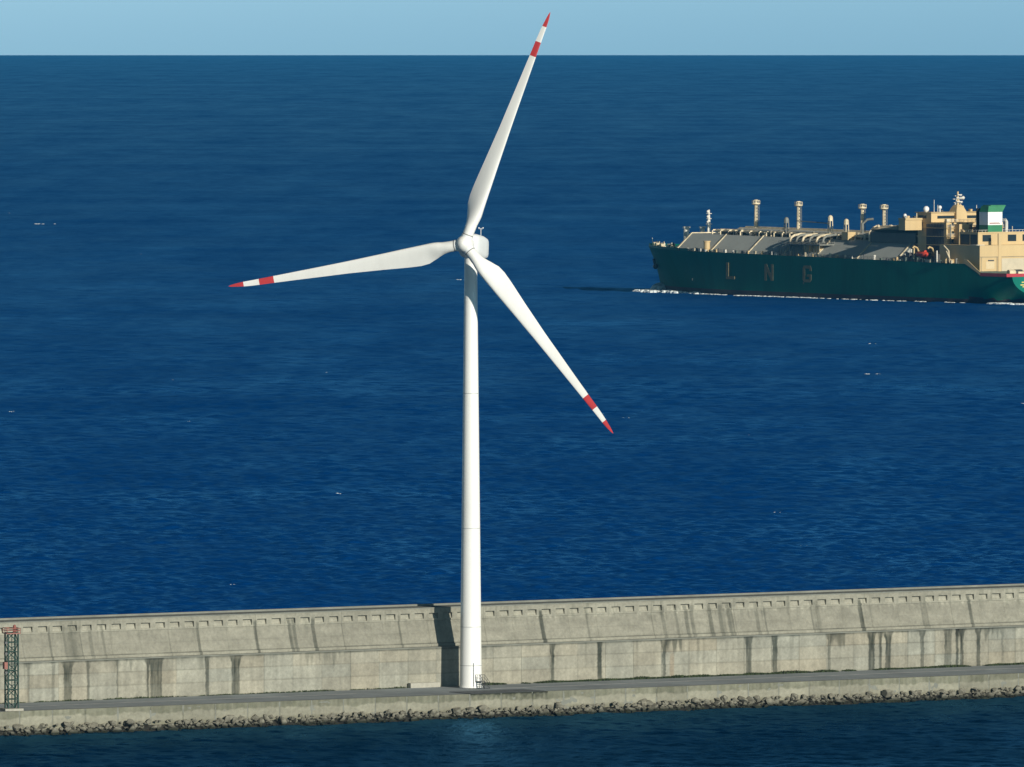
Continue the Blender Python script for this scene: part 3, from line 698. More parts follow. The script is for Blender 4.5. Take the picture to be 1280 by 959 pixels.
def rail_strip(mb, a0, a1, z0_, z1_, off=.0, n=12, both=True):
    for s in ((1,-1) if both else (1,)):
        for k in range(n):
            a, b = a0+(a1-a0)*k/n, a0+(a1-a0)*(k+1)/n
            ha, hb = hull_sec(a)[0][0]+off, hull_sec(b)[0][0]+off
            za, zb = deck_z(a), deck_z(b)
            P = [(a,s*ha,za+z0_),(b,s*hb,zb+z0_),(b,s*hb,zb+z1_),(a,s*ha,za+z1_)]
            Q = [(p[0], p[1]-s*.25, p[2]) for p in P]
            mb.add(P+Q, [(0,1,2,3),(7,6,5,4),(3,2,6,7),(0,4,5,1)])
m = MB(); rail_strip(m, 205, 259.7, 0, 1.0, .03, 24); m.build('bulwark', TEAL, sh)
m = MB(); rail_strip(m, 0.1, 18.9, -.25, 1.0, .06, 6); m.box(-.12, .1, -21.5, 21.5, 10.5, 11.7); m.build('poop_stripe', STERNRED, sh)
m = MB()                                                  # cream side plate where the deck steps down to the poop
pp = [(18.6,10.9),(28.5,15.2),(28.5,16.6),(26.5,16.4),(20.5,12.8),(18.6,11.9)]
of = lambda a: 21.5 - hull_sec(a)[0][0]
m.add([S(a,of(a)-.08,z) for a, z in pp] + [S(a,of(a)+.2,z) for a, z in pp], [(0,1,2,3,4,5),(11,10,9,8,7,6),(5,4,10,11),(4,3,9,10),(3,2,8,9),(2,1,7,8)])
m.build('side_plate', CREAM, sh)
# letters on the port side
def letter(ch, a_mid, zb):
    """strokes on the plating; x runs aft so that the word reads from outside"""
    w, h, t = 5.6, 6.4, 1.25
    m = MB()
    def q(pts): m.add([S(a_mid + w/2 - x, -.06, zb+z) for x, z in pts] + [S(a_mid + w/2 - x, .1, zb+z) for x, z in pts],
                      [tuple(range(len(pts))), tuple(range(len(pts), 2*len(pts)))[::-1]] + [(i, (i+1) % len(pts), len(pts)+(i+1) % len(pts), len(pts)+i) for i in range(len(pts))])
    if ch == 'L': q([(0,0),(w,0),(w,t*.9),(t*1.3,t*.9),(t*1.3,h),(0,h)])
    if ch == 'N':
        q([(0,0),(t*1.15,0),(t*1.15,h),(0,h)]); q([(w-t*1.15,0),(w,0),(w,h),(w-t*1.15,h)])
        q([(t*1.15,h-.02),(t*1.15,h-2.6),(w-t*1.15,.02),(w-t*1.15,2.6)])
    if ch == 'G':
        c = .9
        q([(0,c),(t*1.2,c*1.2),(t*1.2,h-c*1.2),(0,h-c)]); q([(0,h-c),(t*1.2,h-c*1.2),(w-t,h-t*.9),(w-.6,h),(c,h)])
        q([(0,c),(c,0),(w-c,0),(w-t,t*.9),(t*1.2,c*1.2)]); q([(w-t*1.2,t*.9),(w-c,0),(w,c),(w,h*.48),(w-t*1.2,h*.48)])
        q([(w*.5,h*.48-.9),(w-t*1.2-.01,h*.48-.9),(w-t*1.2-.01,h*.48),(w*.5,h*.48)]); q([(w-t*1.1,h-2.0),(w,h-2.0),(w,h-c),(w-.6,h-.02),(w-t,h-t*.9)])
    return m.build('letter', LETT, sh)
letter('L', 176.0, 6.2); letter('N', 150.8, 6.1); letter('G', 126.0, 6.0)
m = MB()                                                  # two strokes of the stern name that the picture's edge cuts
for z, b0_, b1_ in ((8.2,7.2,9.6),(7.2,6.6,9.0),(6.5,7.6,10.0)): m.box(-.1, .15, 21.5-b1_, 21.5-b0_, z, z+.45)
m.build('stern_lettering', mat('letter_yellow', (.6,.5,.15), .6, .05), sh)
def hull_b(a, z):                                         # distance of the plating from the port side at a height
    sec = sorted(hull_sec(a), key=lambda q: q[1]); return 21.5 - float(np.interp(z, [q[1] for q in sec], [q[0] for q in sec]))
m = MB(); m.tube([S(246,hull_b(246,10)-.2,9.8), S(246.6,hull_b(246.6,12.6)-.1,12.6)], .55, 8); m.ball(S(246,hull_b(246,9.6)-.2,9.6), 1.1, 8, 5); m.tube([S(244.6,hull_b(244.6,9.8)-.2,10.2), S(247.4,hull_b(247.4,9.8)-.2,10.2)], .4, 6); m.build('anchor', DARKM, sh, 40)
MARK = mat('mark_faded', (.10,.14,.12), .7, .1, .5)
for a in (201, 128): 
    m = MB(); m.box(a, a+.6, 21.45, 21.56, 5.2, 6.1); m.build('draught_mark', MARK, sh)

# trunk deck
def trunk_pts(a, zt): return [S(a,2.2,deck_z(a)-.1), S(a,10,zt), S(a,33,zt), S(a,40.8,deck_z(a)-.1)]
m = MB(); m.loft([trunk_pts(a, zt) for a, zt in ((70,22.2),(120,22.4),(170,22.8),(216,23.2))]); trunk = m.build('trunk_deck', TRUNK, sh)
for a in (72, 97, 123.5, 145, 168, 192.5, 215.4):           # transverse walkways over the trunk
    zt = 22.2 + 1.0*(a-70)/146; d = Vector((0,0,.02))
    m = MB()
    pa = [p + Vector((0,0,.03)) for p in trunk_pts(a, zt)]
    for p, q in zip(pa, pa[1:]):
        e = Vector((.35,0,0)); up = Vector((0,0,.35)); m.add([p-e,p+e,q+e,q-e,p-e+up,p+e+up,q+e+up,q-e+up], [(0,1,5,4),(1,2,6,5),(2,3,7,6),(3,0,4,7),(4,5,6,7)])
    m.build('walkway', PIPE, trunk)
# pipes along the trunk
for b, z, r, mm, a0, a1 in ((12,24.4,.5,PIPE,96,202),(14,24.9,.6,PALE,96,190),(16.5,24.6,.45,PIPE,96,205),(19,25.2,.5,PIPE,98,196),(13,23.5,.35,SHADOWPIPE,96,200),(25,25.4,.6,PIPE,98,200),(29,24.6,.5,PIPE,98,196)):
    m = MB(); m.tube([S(a0,b,z-.6), S(a0+(a1-a0)*.5,b,z-.1), S(a1,b,z+.1)], r, 8)
    k = a0+3
    while k < a1: m.tube([S(k,b,z-.2), S(k,b,22.1)], .18, 5); k += rng.uniform(4.5, 9)
    m.build('pipe', mm, sh, 40)
VALV = mat('valve_mixed', (.52,.46,.33), .6, .4, .4); FITT = mat('dark_fitting', (.05,.055,.05), .6, .2, .4)
for k in range(92):                                       # valves and hatches among the pipes
    a = rng.uniform(97, 200); zt = 22.2 + (a-70)/146; m = MB()
    if k < 60:
        b = rng.uniform(10.6, 16); s_ = rng.uniform(.35, .85); z = rng.uniform(.9, 2.4)
        m.tube([S(a,b,zt-.05), S(a,b,zt+z)], s_*.55, 7); m.tube([S(a,b,zt+z-.05), S(a,b,zt+z+.18)], s_, 8); m.build('valve', VALV, sh, 40)
    else:
        b = rng.uniform(10.4, 13); s_ = rng.uniform(.4, .8); m.box(a-s_, a+s_, 21.5-b-s_, 21.5-b+s_, zt-.05, zt+rng.uniform(.5, 1.5)); m.build('hatch', FITT, sh)
a = 99.0
while a < 206:                                            # frames that carry the pipes
    zt = 22.2 + (a-70)/146; m = MB(); w_ = rng.uniform(5, 9)
    m.box(a-.25, a+.25, 10.9-w_, 10.9, zt+1.4, zt+1.9)
    for q in (0, .5, 1): m.box(a-.2, a+.2, 10.9-w_*q-.45*(q > 0), 10.9-w_*q+.45*(q < 1), zt-.05, zt+1.45)
    m.build('pipe_frame', PIPE, sh); a += rng.uniform(3.6, 6.5)
# vent masts
for a, z0_, z1_ in ((188.7,23.0,36.2),(160.8,22.6,36.0),(119.4,22.3,35.6),(105.5,22.3,35.6)):
    m = MB(); m.tube([S(a,21.5,z0_-.1), S(a,21.5,z0_+3), S(a,21.5,z1_)], [1.1,.8,.62], 10); v_ = m.build('vent_mast', PIPE, sh, 40)
    m = MB(); m.tube([S(a,21.5,z1_-1.7), S(a,21.5,z1_-1.3), S(a,21.5,z1_-.9)], [.9,1.7,1.6], 12); m.tube([S(a,21.5,z1_-.2), S(a,21.5,z1_+.4)], [1.0,.8], 10)
    for k in range(10):
        c_, s_ = 1.55*math.cos(k*.628), 1.55*math.sin(k*.628); m.tube([S(a+c_,21.5+s_,z1_-1), S(a+c_,21.5+s_,z1_+.1)], .12, 4)
        c2, s2 = 1.55*math.cos((k+1)*.628), 1.55*math.sin((k+1)*.628); m.tube([S(a+c_,21.5+s_,z1_+.1), S(a+c2,21.5+s2,z1_+.1)], .12, 4)
    m.build('vent_head', PIPE, v_, 40)
    m = MB()
    for k in range(9): m.box(a-1.6, a-1.0, -.35, .35, z0_+2+1.2*k, z0_+2.12+1.2*k)
    m.tube([S(a-1.6,21.8,z0_), S(a-1.6,21.8,z1_-1.5)], .1, 4); m.tube([S(a-1.6,21.2,z0_), S(a-1.6,21.2,z1_-1.5)], .1, 4); m.build('ladder', SHADOWPIPE, v_)
# forward gear
for a, z1_, r in ((234.9,25.3,1.15),(224.2,25.5,1.0)):
    m = MB(); m.tube([S(a,21.5,16.8), S(a,21.5,z1_)], r, 10); m.tube([S(a,21.5,z1_-.6), S(a,21.5,z1_+.1)], r+.35, 10); m.build('ventilator', PALE, sh, 40)
m = MB(); m.tube([S(219.9,21.5,17), S(219.9,21.5,26), S(219.9,21.5,32.2)], [.9,.7,.35], 8)
for z, r in ((26.5,1.3),(28.6,1.1),(30.6,1.2)):
    m.tube([S(219.9,21.5,z), S(219.9,21.5,z+.25)], r, 8); m.ball(S(219.4,20.6,z+.9), .55, 8, 5)
m.tube([S(218.3,20,22.9), S(219.9,21.3,29)], .2, 5); m.tube([S(221.5,23,22.9), S(219.9,21.6,29)], .2, 5); m.build('foremast', PALE, sh, 40)
m = MB(); m.tube([S(194.6,2.2,16.3), S(194.6,2.2,20.3)], 1.25, 12); m.tube([S(194.6,2.2,20.3), S(194.6,2.2,20.7)], 1.5, 12); m.build('crane_post', CREAM, sh, 40)
m = MB(); m.tube([S(257.5,21.5,17), S(257.8,21.5,20.6)], .15, 5); m.build('jackstaff', PALE, sh)
for k in range(11):
    a = 217.5 + 3.6*k + rng.uniform(-1,1); b = 21.5 - hull_sec(a)[0][0] + rng.uniform(2.0, 5.5); b = min(b, 21.5)
    m = MB(); m.tube([S(a,b-.8,deck_z(a)+.9), S(a,b+.8,deck_z(a)+.9)], .8, 8); m.box(a-.9, a+.9, 21.5-b-1, 21.5-b+1, deck_z(a)-.05, deck_z(a)+.4); m.box(a-.3,a+.3,21.5-b-1.1,21.5-b-.8,deck_z(a),deck_z(a)+rng.uniform(1.5,2.6))
    m.build('mooring_winch', rng.choice([PALE, PIPE, DECKM]), sh, 40)
# small gear along the port deck edge
k = 36.0
while k < 212:
    m = MB(); s = rng.uniform(.4,.75); b = rng.uniform(.8, 1.6); z = deck_z(k)
    if rng.random() < .5: m.tube([S(k,b,z-.05), S(k,b,z+rng.uniform(.8,1.8))], s*.7, 8)
    else: m.box(k-s, k+s, 21.5-b-s*.7, 21.5-b+s*.7, z-.05, z+rng.uniform(.6,1.2))
    m.build('deck_fitting', rng.choice([PALE, PIPE, DECKM, DARKM, CREAM]), sh); k += rng.uniform(2.2, 6.5)
m = MB()                                                  # deck-edge guard rail
for a in np.arange(30, 205, 2.5):
    m.tube([S(a,.25,deck_z(a)), S(a,.25,deck_z(a)+1.1)], .06, 4)
for z in (.55, 1.1): m.tube([S(a,.25,deck_z(a)+z) for a in np.arange(30,206,5)], .05, 4)
m.build('guard_rail', SHADOWPIPE, sh)
# manifold amidships
m = MB(); m.box(119,146,21.5-8.5,21.5-.8,20.2,20.6)
for a in np.arange(119.6,146,1.75):
    for b in (1.1, 8.1): m.tube([S(a,b,16), S(a,b,21.6)], .13, 4)
for b in (1.1, 8.1): m.tube([S(119.3,b,21.6), S(145.7,b,21.6)], .1, 4)
m.build('manifold_platform', SHADOWPIPE, sh)
for a in (121.5,125.5,130,134.5,138.5,142.5):
    m = MB(); m.tube([S(a,14,24.2), S(a,9,24.1), S(a,6,23.7), S(a,4.6,22.9), S(a,4.2,21.7)], .5, 8); m.tube([S(a,4.2,21.7), S(a,4.2,21.3)], .75, 8); m.build('manifold_pipe', SHADOWPIPE if a % 8 < 3 else PIPE, sh, 50)
m = MB(); m.box(128.4,131.4,21.5-5.4,21.5-2.4,17.6,20.2); m.box(123.6,127.6,21.5-7.5,21.5-4,16.5,19.8); m.build('deck_locker', CREAM, sh)
# hose cranes: frames with a rounded head
for a, b, z1_, z0_ in ((155.7,12,30,22.6),(127.2,12,31.2,22.4),(116.9,12,30,22.3)):
    m = MB()
    for dx_, dy_ in ((-.7,-.7),(.7,-.7),(.7,.7),(-.7,.7)): m.tube([S(a+dx_,b+dy_,z0_-.1), S(a+dx_*.8,b+dy_*.8,z1_-1)], .2, 5)
    for z in np.arange(z0_+1.5, z1_-1.5, 1.8): m.tube([S(a-.7,b-.7,z), S(a+.7,b-.7,z+1.5)], .12, 4)
    m.tube([S(a,b,z1_-1.8), S(a,b,z1_-.4)], [1.0,.95], 8); m.ball(S(a,b,z1_-.5), .95, 8, 5); m.build('hose_crane', SHADOWPIPE if a > 150 else PIPE, sh, 40)
m = MB(); m.tube([S(127.2,12,28.4), S(143,12,28.9), S(160.8,20.8,28.8)], .22, 5); m.build('crane_jib', SHADOWPIPE, sh)
m = MB(); m.box(111.6,115.6,21.5-12.5,21.5-8.8,22.3,25.4); m.build('deck_house', CREAM, sh)
m = MB(); m.tube([S(110.5,15,22.2), S(110.5,15,28.6), S(109.3,16.4,30.2), S(107.6,18,30.4)], .5, 8); m.build('gas_riser', SHADOWPIPE, sh, 50)
# cargo machinery house with its rounded roof
m = MB()
prof = [(8,21.9),(8,25.6),(9.2,26.9),(11.5,27.6),(31.5,27.6),(33.8,26.9),(35,25.6),(35,21.9)]
m.prism(prof, 67.5, 96, lambda a, p, q: S(a, p, q)); mh = m.build('machinery_house', mat('machinery_grey', (.09,.11,.10), .6, .12, .15), sh)
m = MB(); m.prism([(8.6,26.8),(11.3,27.75),(31.7,27.75),(34.4,26.8),(31.7,28.1),(11.3,28.1)], 68, 96.4, lambda a, p, q: S(a, p, q))
m.tube([S(96.8,8.2,22), S(96.8,8.2,25.6), S(96.6,9.6,27.1), S(96.4,11.5,28)], .45, 8)
for k in range(12): 
    a = rng.uniform(71, 94); m.ball(S(a, rng.uniform(9,13), 28), rng.uniform(.5,.9), 8, 5)
m.build('roof_edge', PIPE, mh)
# superstructure
def block(name, a0, a1, b0, b1, z0_, z1_, mt=CREAM, par=None):
    m = MB(); m.box(a0, a1, 21.5-b1, 21.5-b0, z0_, z1_); return m.build(name, mt, par or sh)
acc = block('accommodation_block', 48, 66, 8, 35, 14.6, 30.0)
for z in (18.2, 21.4, 24.6, 27.8):                        # deck edges and portholes on the port and aft sides
    m = MB(); m.box(47.2, 66.2, -14, 14, z, z+.22); m.build('deck_edge', CREAM, acc)
    for b in (11,14.5,18,25,28.5,32): m = MB(); m.box(47.94, 48.1, 21.5-b-.5, 21.5-b+.5, z+1.0, z+2.2); m.build('window', GLASS, acc)
SHADE_SLATE = mat('shade_slate', (.06,.075,.085), .7, .15, .4, streak=1)  # dark sheets added to stand in for shade on the port faces
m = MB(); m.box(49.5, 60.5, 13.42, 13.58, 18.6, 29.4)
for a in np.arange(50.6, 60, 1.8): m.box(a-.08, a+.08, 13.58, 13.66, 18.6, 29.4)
m.build('shade_panel', SHADE_SLATE, acc)
wh = block('wheelhouse', 57, 66.5, 7.6, 35.4, 30.05, 33.6)
m = MB(); m.box(56.93, 57.2, -11, 11, 31.4, 32.5); m.box(60, 65, 13.8, 13.96, 31.4, 32.6); m.build('window', GLASS, wh)
m = MB(); m.box(56.4, 67, -14.4, 14.4, 33.62, 33.85); m.build('roof', CREAM, wh)
m = MB(); m.box(62.8,66.8,14.0,21.9,27.0,31.5); m.box(62.4,67,13.95,22.0,30.9,31.6); m.build('bridge_wing', CREAM, sh)
m = MB(); m.box(62.8,66.8,-21.9,-14.0,30.1,31.8); m.box(62.3,67,-22,-13.95,30.9,31.4); m.build('bridge_wing', CREAM, sh)
m = MB(); m.ball(S(61.5,8.6,35.0), 1.15, 12, 8); m.tube([S(61.5,8.6,33.8), S(61.5,8.6,34.5)], .4, 8); m.build('radome', FUNW, sh, 60)
m = MB(); m.ball(S(64.5,.8,32.6), .7, 10, 6); m.tube([S(64.5,.8,31.5), S(64.5,.8,32.3)], .25, 6); m.build('radome', FUNW, sh, 60)
m = MB(); m.ball(S(60,14,35.6), .75, 10, 6); m.tube([S(60,14,33.8), S(60,14,35)], .3, 6); m.build('radome', FUNW, sh, 60)
for a, b, z in ((59,10.5,38.5),(60,13,36.5),(61,24,36),(60,31.5,36.3),(58.6,33.5,35.4)):
    m = MB(); m.tube([S(a,b,33.8), S(a,b,z)], .13, 5); m.build('antenna', PALE, sh)
m = MB()                                                  # radar mast on its tapering trunk
m.loft([[S(58+dx_*s,21+dy_*s,z) for dx_,dy_ in ((-1,-1),(1,-1),(1,1),(-1,1))] for z, s in ((30,2.6),(33.9,2.4),(35.6,1.7),(36.6,1.0))])
m.tube([S(58,21,36), S(58,21,41.6)], [.55,.3], 8); rm = m.build('radar_mast', CREAM, sh)
m = MB()
for z, w_ in ((37.2,1.9),(38.6,2.3),(39.8,1.5)): m.box(57.7,58.3,.5-w_,.5+w_,z,z+.25); m.box(57-.3,57.3,.5-w_*.7,.5+w_*.7,z+.35,z+.75)
m.tube([S(57.6,19.4,36.5), S(58,20.8,39.6)], .15, 5); m.tube([S(58.4,22.6,36.5), S(58,21.2,39.6)], .15, 5); m.ball(S(57.6,23.2,39.2), .7, 8, 5); m.build('radar_scanner', PALE, rm)
# aft deck houses between the accommodation and the engine casing
block('deck_house', 44.5, 48, 11.5, 16, 14.6, 29.5); 
m = MB()
for z in (20.5, 24.2, 27.4): m.tube([S(44,12.0,z-1.3), S(44,15.6,z-1.3)], 1.5, 10)
m.build('storage_tank', CREAM, sh, 40)
m = MB()
for k in range(3):                                        # outside stairs zigzagging down the aft side
    z = 17 + 4*k; p, q = (S(43.6,17,z), S(43.6,20,z+4)) if k % 2 == 0 else (S(43.6,20,z), S(43.6,17,z+4))
    for e in (0, .8): m.tube([p+Vector((e,0,0)), q+Vector((e,0,0))], .18, 5)
    m.box(43.2, 45, 21.5-21, 21.5-16.5, z+3.9, z+4.1)
m.build('outside_stair', DARKM, sh)
block('ventilation_trunk', 42.5, 46, 20.5, 23.5, 14.6, 29.0)
m = MB(); m.tube([S(42,17.5,20), S(42,17.5,24.4)], 1.2, 10); m.ball(S(42,17.5,24.4), 1.2, 10, 6); m.ball(S(40,16.6,20.2), .9, 8, 5); m.build('ventilator', PALE, sh, 40)
cas = block('engine_casing', 28, 40, 8.2, 35, 14.6, 26.4)
for b in (12.0, 24.0, 31):
    m = MB(); m.box(27.93, 28.2, 21.5-b-2.0, 21.5-b+2.0, 23.2, 25.7); m.build('window', GLASS, cas)
m = MB()                                                  # frames and pillars round the casing's shaded port side
m.box(27.9, 40.2, 13.3, 13.62, 26.0, 26.75); m.box(27.85,28.5,13.2,13.7,14.6,26.7); m.box(39.6,40.2,13.25,13.7,14.6,27.6); m.box(28,40,13.31,13.5,20.4,20.7); m.box(33,33.4,13.31,13.52,20.6,26)
m.build('wall_frame', CREAM, cas)
m = MB(); m.box(29.0, 39.2, 13.31, 13.42, 21.0, 25.8); m.build('shade_panel', SHADE_SLATE, cas)  # shade on the casing's port side, put in as a dark sheet
m = MB(); m.box(27.85,28.05,-13.4,13.4,26.35,26.8); m.build('coaming', CREAM, cas)
m = MB()
for a in np.arange(28.2,40,1.6): m.tube([S(a,8.4,26.4), S(a,8.4,27.5)], .08, 4)
for b in np.arange(8.4,35,1.6): m.tube([S(28.2,b,26.4), S(28.2,b,27.5)], .08, 4)
m.tube([S(40,8.4,27.5), S(28.2,8.4,27.5), S(28.2,35,27.5)], .08, 4); m.build('railing', PALE, cas)
low = block('poop_house', 21.8, 47, 4.0, 39, 10.6, 21.9)
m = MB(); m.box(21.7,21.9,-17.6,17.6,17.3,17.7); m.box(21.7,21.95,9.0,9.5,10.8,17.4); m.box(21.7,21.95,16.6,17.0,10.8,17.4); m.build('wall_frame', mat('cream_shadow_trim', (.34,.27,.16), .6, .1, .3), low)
m = MB(); m.box(21.72,21.9,10.6,14.6,13.0,15.8); m.build('hatch', mat('cream_hatch', (.58,.47,.29), .6, .06, .3), low)
m = MB(); m.box(21.6,21.9,10.9,13.6,15.95,16.4); m.build('vent_grille', DARKM, low)
m = MB(); m.box(21.68,21.9,-3.5,7.2,11.2,16.9); m.build('roller_door', mat('door_grey_cream', (.52,.46,.34), .6, .06, .3), low)
m = MB(); m.box(21.6,22.1,7.4,8.8,10.8,26.3); m.build('corner_pillar', CREAM, low)
block('ledge_house', 24, 28, 4.2, 8, 21.92, 22.1, PALE)
# funnel
m = MB(); fp = lambda z, g=0: [S(28.0-g,12.6-g,z),S(33.4+g,12.6-g,z),S(33.4+g,19.4+g,z),S(28.0-g,19.4+g,z)]
m.loft([fp(26.3), fp(29.4)]); m.cur = 1; m.loft([fp(29.4), fp(34.3)]); fun = m.build('funnel', [FUNG, FUNW], sh)
m = MB(); m.loft([fp(34.32,.02), [S(28.6,13.4,36.6),S(33.4,13.6,36.6),S(33.4,21.4,36.6),S(28.6,21.4,36.6)]]); m.box(28.4,33.2,.2,7.4,36.6,36.9)
m.build('cap', FUNG, fun)
m = MB(); m.box(27.93,28.05,3.6,8.2,29.9,30.3); m.box(27.93,28.05,3.1,4.4,29.9,30.15); m.build('emblem', mat('emblem_red', (.30,.10,.08), .6, .05), fun)
m = MB()
for b, a in ((13.6,35.5),(15.8,36.3)): m.tube([S(a,b,26.4), S(a,b,35.6)], .75, 8)
m.build('exhaust_pipe', mat('soot', (.012,.013,.014), .8, .1, .5), sh, 40)
m = MB(); m.tube([S(29.5,22.4,26.4), S(29.5,22.4,30.6), S(29.3,21.6,31.4)], .7, 8); m.build('gas_riser', PALE, sh, 50)
# poop gear
for b, s in ((10.5,1.0),(13.5,1.1),(18.5,1.0),(22,1.2)):
    m = MB(); a = 6 + (b % 3)*3; m.tube([S(a,b-1.6,11.9), S(a,b+1.6,11.9)], s, 10); m.box(a-1.4,a+1.4,21.5-b-2,21.5-b+2,10.65,11.1); m.build('mooring_winch', rng.choice([DARKM, PIPE]), sh, 40)
m = MB(); m.box(9,16,2,9,10.65,12.2); m.build('hatch_cover', PIPE, sh)
# boats and gear on the port side by the accommodation
m = MB(); m.prism([(.8,17.2),(1.6,16.6)], 0, 1, lambda a, p, q: S(a, p, q)) if False else None
m = MB()
for a, k in ((51.0,0),(60.6,1)):
    m.tube([S(a,5.0,15.0), S(a,4.6,18.6), S(a,3.6,20.4), S(a,2.2,20.9), S(a,1.5,20.2)], .35, 6)
m.build('davit', CREAM, sh, 50)
for k in range(26):
    a = rng.uniform(34, 70); b = rng.uniform(1.0, 7); z = deck_z(a); s = rng.uniform(.5,1.2)
    m = MB()
    if k % 3: m.box(a-s, a+s, 21.5-b-s, 21.5-b+s, z-.05, z+rng.uniform(.8,3.2))
    else: m.tube([S(a,b,z-.05), S(a,b,z+rng.uniform(1.5,5))], s*.45, 8)
    m.build('deck_gear', rng.choice([DECKM, DARKM, PALE, SHADOWPIPE, CREAM]), sh)
m = MB(); m.tube([S(38,2,15), S(38.6,2,19.6), S(41,1.6,21.5)], .3, 6); m.tube([S(36,1.5,15), S(39.5,1.6,19.5)], .22, 6); m.build('provision_crane', PIPE, sh)

for k in range(26):                                       # small gear on the roofs
    z, a0, a1, b0, b1 = rng.choice(((33.85,57,66,9,34),(26.4,29,39,9,34),(30.0,48.5,56,9,34),(21.9,41,46.5,4.5,38),(31.6,63,66.5,.5,6)))
    a, b, s_ = rng.uniform(a0,a1), rng.uniform(b0,b1), rng.uniform(.3,.8); m = MB()
    if k % 2: m.tube([S(a,b,z-.05), S(a,b,z+rng.uniform(1.0,2.6))], s_*.3, 6)
    else: m.box(a-s_, a+s_, 21.5-b-s_, 21.5-b+s_, z-.05, z+rng.uniform(.6,1.5))
    m.build('roof_fitting', rng.choice([PALE, CREAM, CREAM, DARKM, PIPE]), sh)
for z in (18.4, 21.6, 24.8, 28.0, 30.1):                  # rails and pipes on the decks abaft the accommodation
    m = MB()
    for dz_ in (.55, 1.1): m.tube([S(47.3,8.2,z+dz_), S(47.3,34.8,z+dz_)], .07, 4)
    for b in np.arange(8.2, 35, 1.9): m.tube([S(47.3,b,z), S(47.3,b,z+1.1)], .06, 4)
    m.build('deck_rail', PALE, acc)
for b in (9.2, 19.2, 26.5, 29.8): 
    m = MB(); m.tube([S(47.0,b,15), S(47.0,b,29.5)], .28, 6); m.build('vent_pipe', rng.choice([PIPE, SHADOWPIPE]), acc)

# lifeboat hanging in the davits: a thing of its own
lb = empty('lifeboat', (sh.matrix_basis @ S(55.8,2.4,16.8)), R(125))
tag(lb, 'orange lifeboat hanging in davits at the shaded side of the ship', 'lifeboat')
m = MB(); rings = []
for x, s in ((-4.3,.25),(-3.6,.75),(-2,1),(0,1.05),(2,1),(3.6,.75),(4.4,.2)):
    rings.append([(x, s*1.6*math.cos(t), 1.7+s*(1.55*math.sin(t) if math.sin(t) < 0 else 1.3*math.sin(t))) for t in [2*math.pi*k/14 for k in range(14)]])
m.loft(rings); hb_ = m.build('body', ORANGE, lb, 40); lb.scale = (.78, .78, .78)
m = MB(); m.box(-2.6,-1.2,-.8,.8,2.8,3.5); m.build('conning_cover', ORANGE, lb)
m = MB(); m.box(-3.2,3.2,1.6,1.72,1.55,1.75); m.box(-3.2,3.2,-1.72,-1.6,1.55,1.75); m.build('rubbing_strip', DARKM, lb)

# ------------------------------------------------------------------ foam
FOAM = mat('foam_white', (0.74, 0.80, 0.82), 0.85, 0.12, 0.6)
FOAMB = mat('foam_thin', (0.60, 0.74, 0.82), 0.6, 0.3, 0.5)
def blob(mb, c, rx, ry, rz, rot):
    n = 7; cs, sn = math.cos(rot), math.sin(rot); rings = []
    for zz, s in ((-.3,1.0),(.35,.85),(.8,.5)):
        ring = []
        for k in range(n):
            t = 2*math.pi*k/n; j = 1 + .35*(rng.random()-.5); x, y = rx*s*j*math.cos(t), ry*s*j*math.sin(t)
            ring.append((c[0]+x*cs-y*sn, c[1]+x*sn+y*cs, c[2]+rz*zz))
        rings.append(ring)
    mb.loft(rings)
def sw(a, b):                                             # ship coordinates to the sea surface
    p = sh.matrix_basis @ S(a, b, 0); return Vector((p.x, p.y, sea_z(p.x, p.y)))
m = MB(); m2 = MB(); m2.cur = 0
def wake(a0, a1, off0, off1, dens, size, hgt):
    for k in range(int(abs(a1-a0)*dens)):
        t = rng.random(); a = a0+(a1-a0)*t; o = off0+(off1-off0)*t
        if float(vnoise1(a*.16, 500))*.65+float(vnoise1(a*.6, 501))*.35 < .40: continue
        s = size*rng.uniform(.5,1.2)
        hbw = [h for h, z in hull_sec(min(a,259)) if z > -.5][-1] if a < 252 else 0
        p = sw(a, 21.5-hbw-o-rng.gauss(0,.8)); p.z += .2
        blob(m, p, s*1.6, s, hgt*rng.uniform(.5,1.2), R(125)+rng.uniform(-.3,.3))
wake(222, 250, 2.5, 4.5, 14, 1.4, .8); wake(196, 224, 2.4, 3.5, 9, 1.1, .5); wake(120, 198, 2.2, 3.2, 1.8, .7, .24); wake(90, 120, 2.4, 3.2, .8, .6, .18); wake(30, 92, 2.5, 3.5, .8, .8, .25)
for k in range(330):                                      # the crest thrown off ahead of the stem
    t = rng.random(); a = 203+36*t; b = 3.0-3.2*t+rng.gauss(0, .5+.9*(1-t))
    if vnoise1(a*.45, 520) < .28: continue
    p = sw(a, b); p.z += .25; blob(m, p, 1.8*rng.uniform(.5,1.2), 1.1*rng.uniform(.5,1.2), .85*rng.uniform(.4,1.2), R(125)+rng.uniform(-.5,.5))
for k in range(160):
    a = rng.uniform(-40, 14); b = rng.uniform(1, 9)+(14-a)*.12
    if vnoise1(a*.4, 510) < .35: continue
    p = sw(a, b); p.z += .2; blob(m, p, 2.0*rng.uniform(.5,1.3), 1.0, .5, R(125))
wk = m.build('wake_foam', FOAM); tag(wk, 'white bow wave and wash along the waterline of the ship', 'foam', kind='stuff')
m = MB()                                                  # the smooth swell pushed up over the bulb at the bow
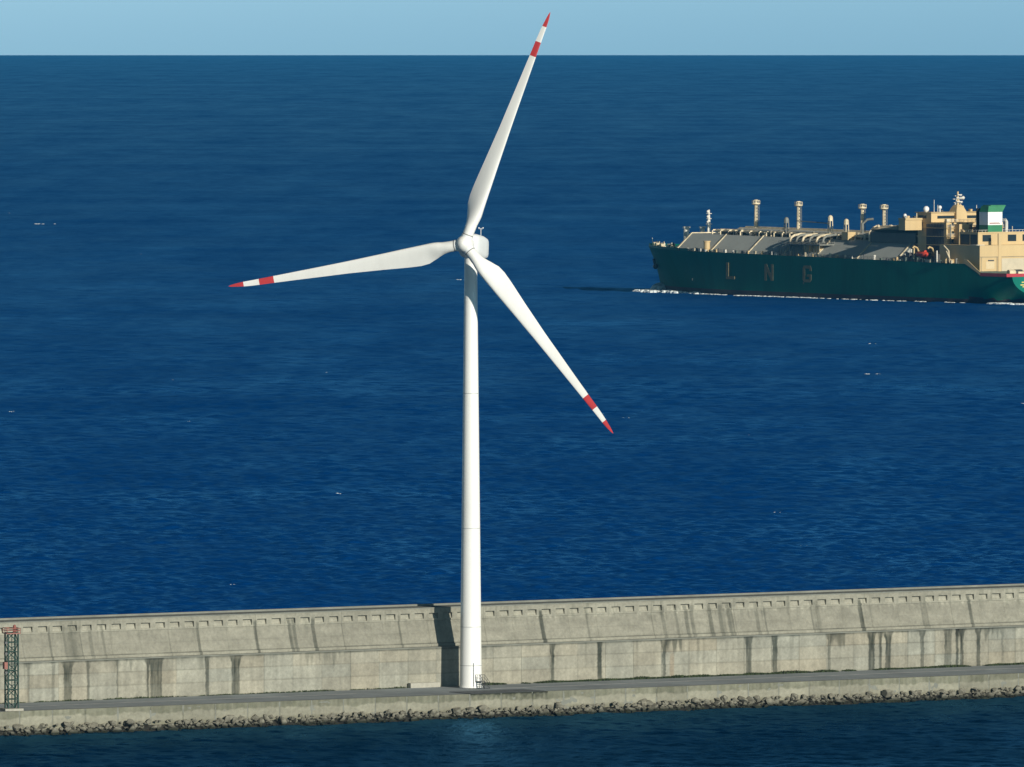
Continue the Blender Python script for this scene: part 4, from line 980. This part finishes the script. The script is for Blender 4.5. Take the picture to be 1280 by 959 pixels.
for k in range(5):
    p = sw(247.5+1.5*k, 18.6+.5*k)
    rings = []
    for t, s in ((0,1.0),(.35,.96),(.7,.75),(.92,.42),(1.0,.1)):
        rings.append([(p.x+(4.6-.7*k)*s*math.cos(q), p.y+(4.6-.7*k)*s*math.sin(q), p.z-.2+(3.6-.75*k)*t) for q in [2*math.pi*i/14 for i in range(14)]])
    m.loft(rings)
bw = m.build('bow_wave', FOAMB, None, 60); tag(bw, 'rounded blue bow wave heaped up under the stem of the ship', 'wave', kind='stuff')
m = MB()
def fleck(px_y, x, n_, s):
    for _ in range(n_):
        p = (x+rng.gauss(0,2.0*s), px_y+rng.gauss(0,2.5*s)); blob(m, (p[0], p[1], sea_z(*p)+.10), s*rng.uniform(.25,.8), s*rng.uniform(.3,.8), .16*s*rng.uniform(.5,1.2), rng.uniform(-.4,.4))
for x, y, n_, s in ((148,3415,9,.9),(110,3680,7,.8),(-40,2260,7,.45),(-102,2230,5,.35),(-63,2010,6,.35),(-170,3750,5,.8),(-20,4900,6,1.0),(120,4000,3,.6),
                    (-240,6100,6,1.3),(60,2700,3,.4),(-40,2800,4,.5),(190,3000,3,.4),(-55,2370,3,.35),(30,3300,3,.5),(75,1990,4,.3),(-140,3350,3,.5)):
    fleck(y, x, n_, s)
for _ in range(14):
    y = rng.uniform(2050, 7000); x = rng.uniform(-.044, .044)*y
    fleck(y, x, 2, .12+.25*rng.random()*y/4000)
wc = m.build('whitecaps', FOAM); tag(wc, 'scattered small whitecaps breaking on the dark blue sea', 'foam', kind='stuff')

# ------------------------------------------------------------------ air
m = MB(); m.box(-46500, 46500, -46500, 46500, -140, 125)
hz = m.build('haze', None); hz.data.materials.clear()
hm = bpy.data.materials.new('haze_air'); hm.use_nodes = True; t = hm.node_tree; t.nodes.clear()
pv = t.nodes.new('ShaderNodeVolumePrincipled'); pv.inputs['Color'].default_value = (.06,.46,1,1); pv.inputs['Density'].default_value = 1.2e-5
mo = t.nodes.new('ShaderNodeOutputMaterial'); t.links.new(pv.outputs[0], mo.inputs['Volume']); hz.data.materials.append(hm)
tag(hz, 'thin sea haze that pales the water towards the horizon', 'haze', kind='stuff')
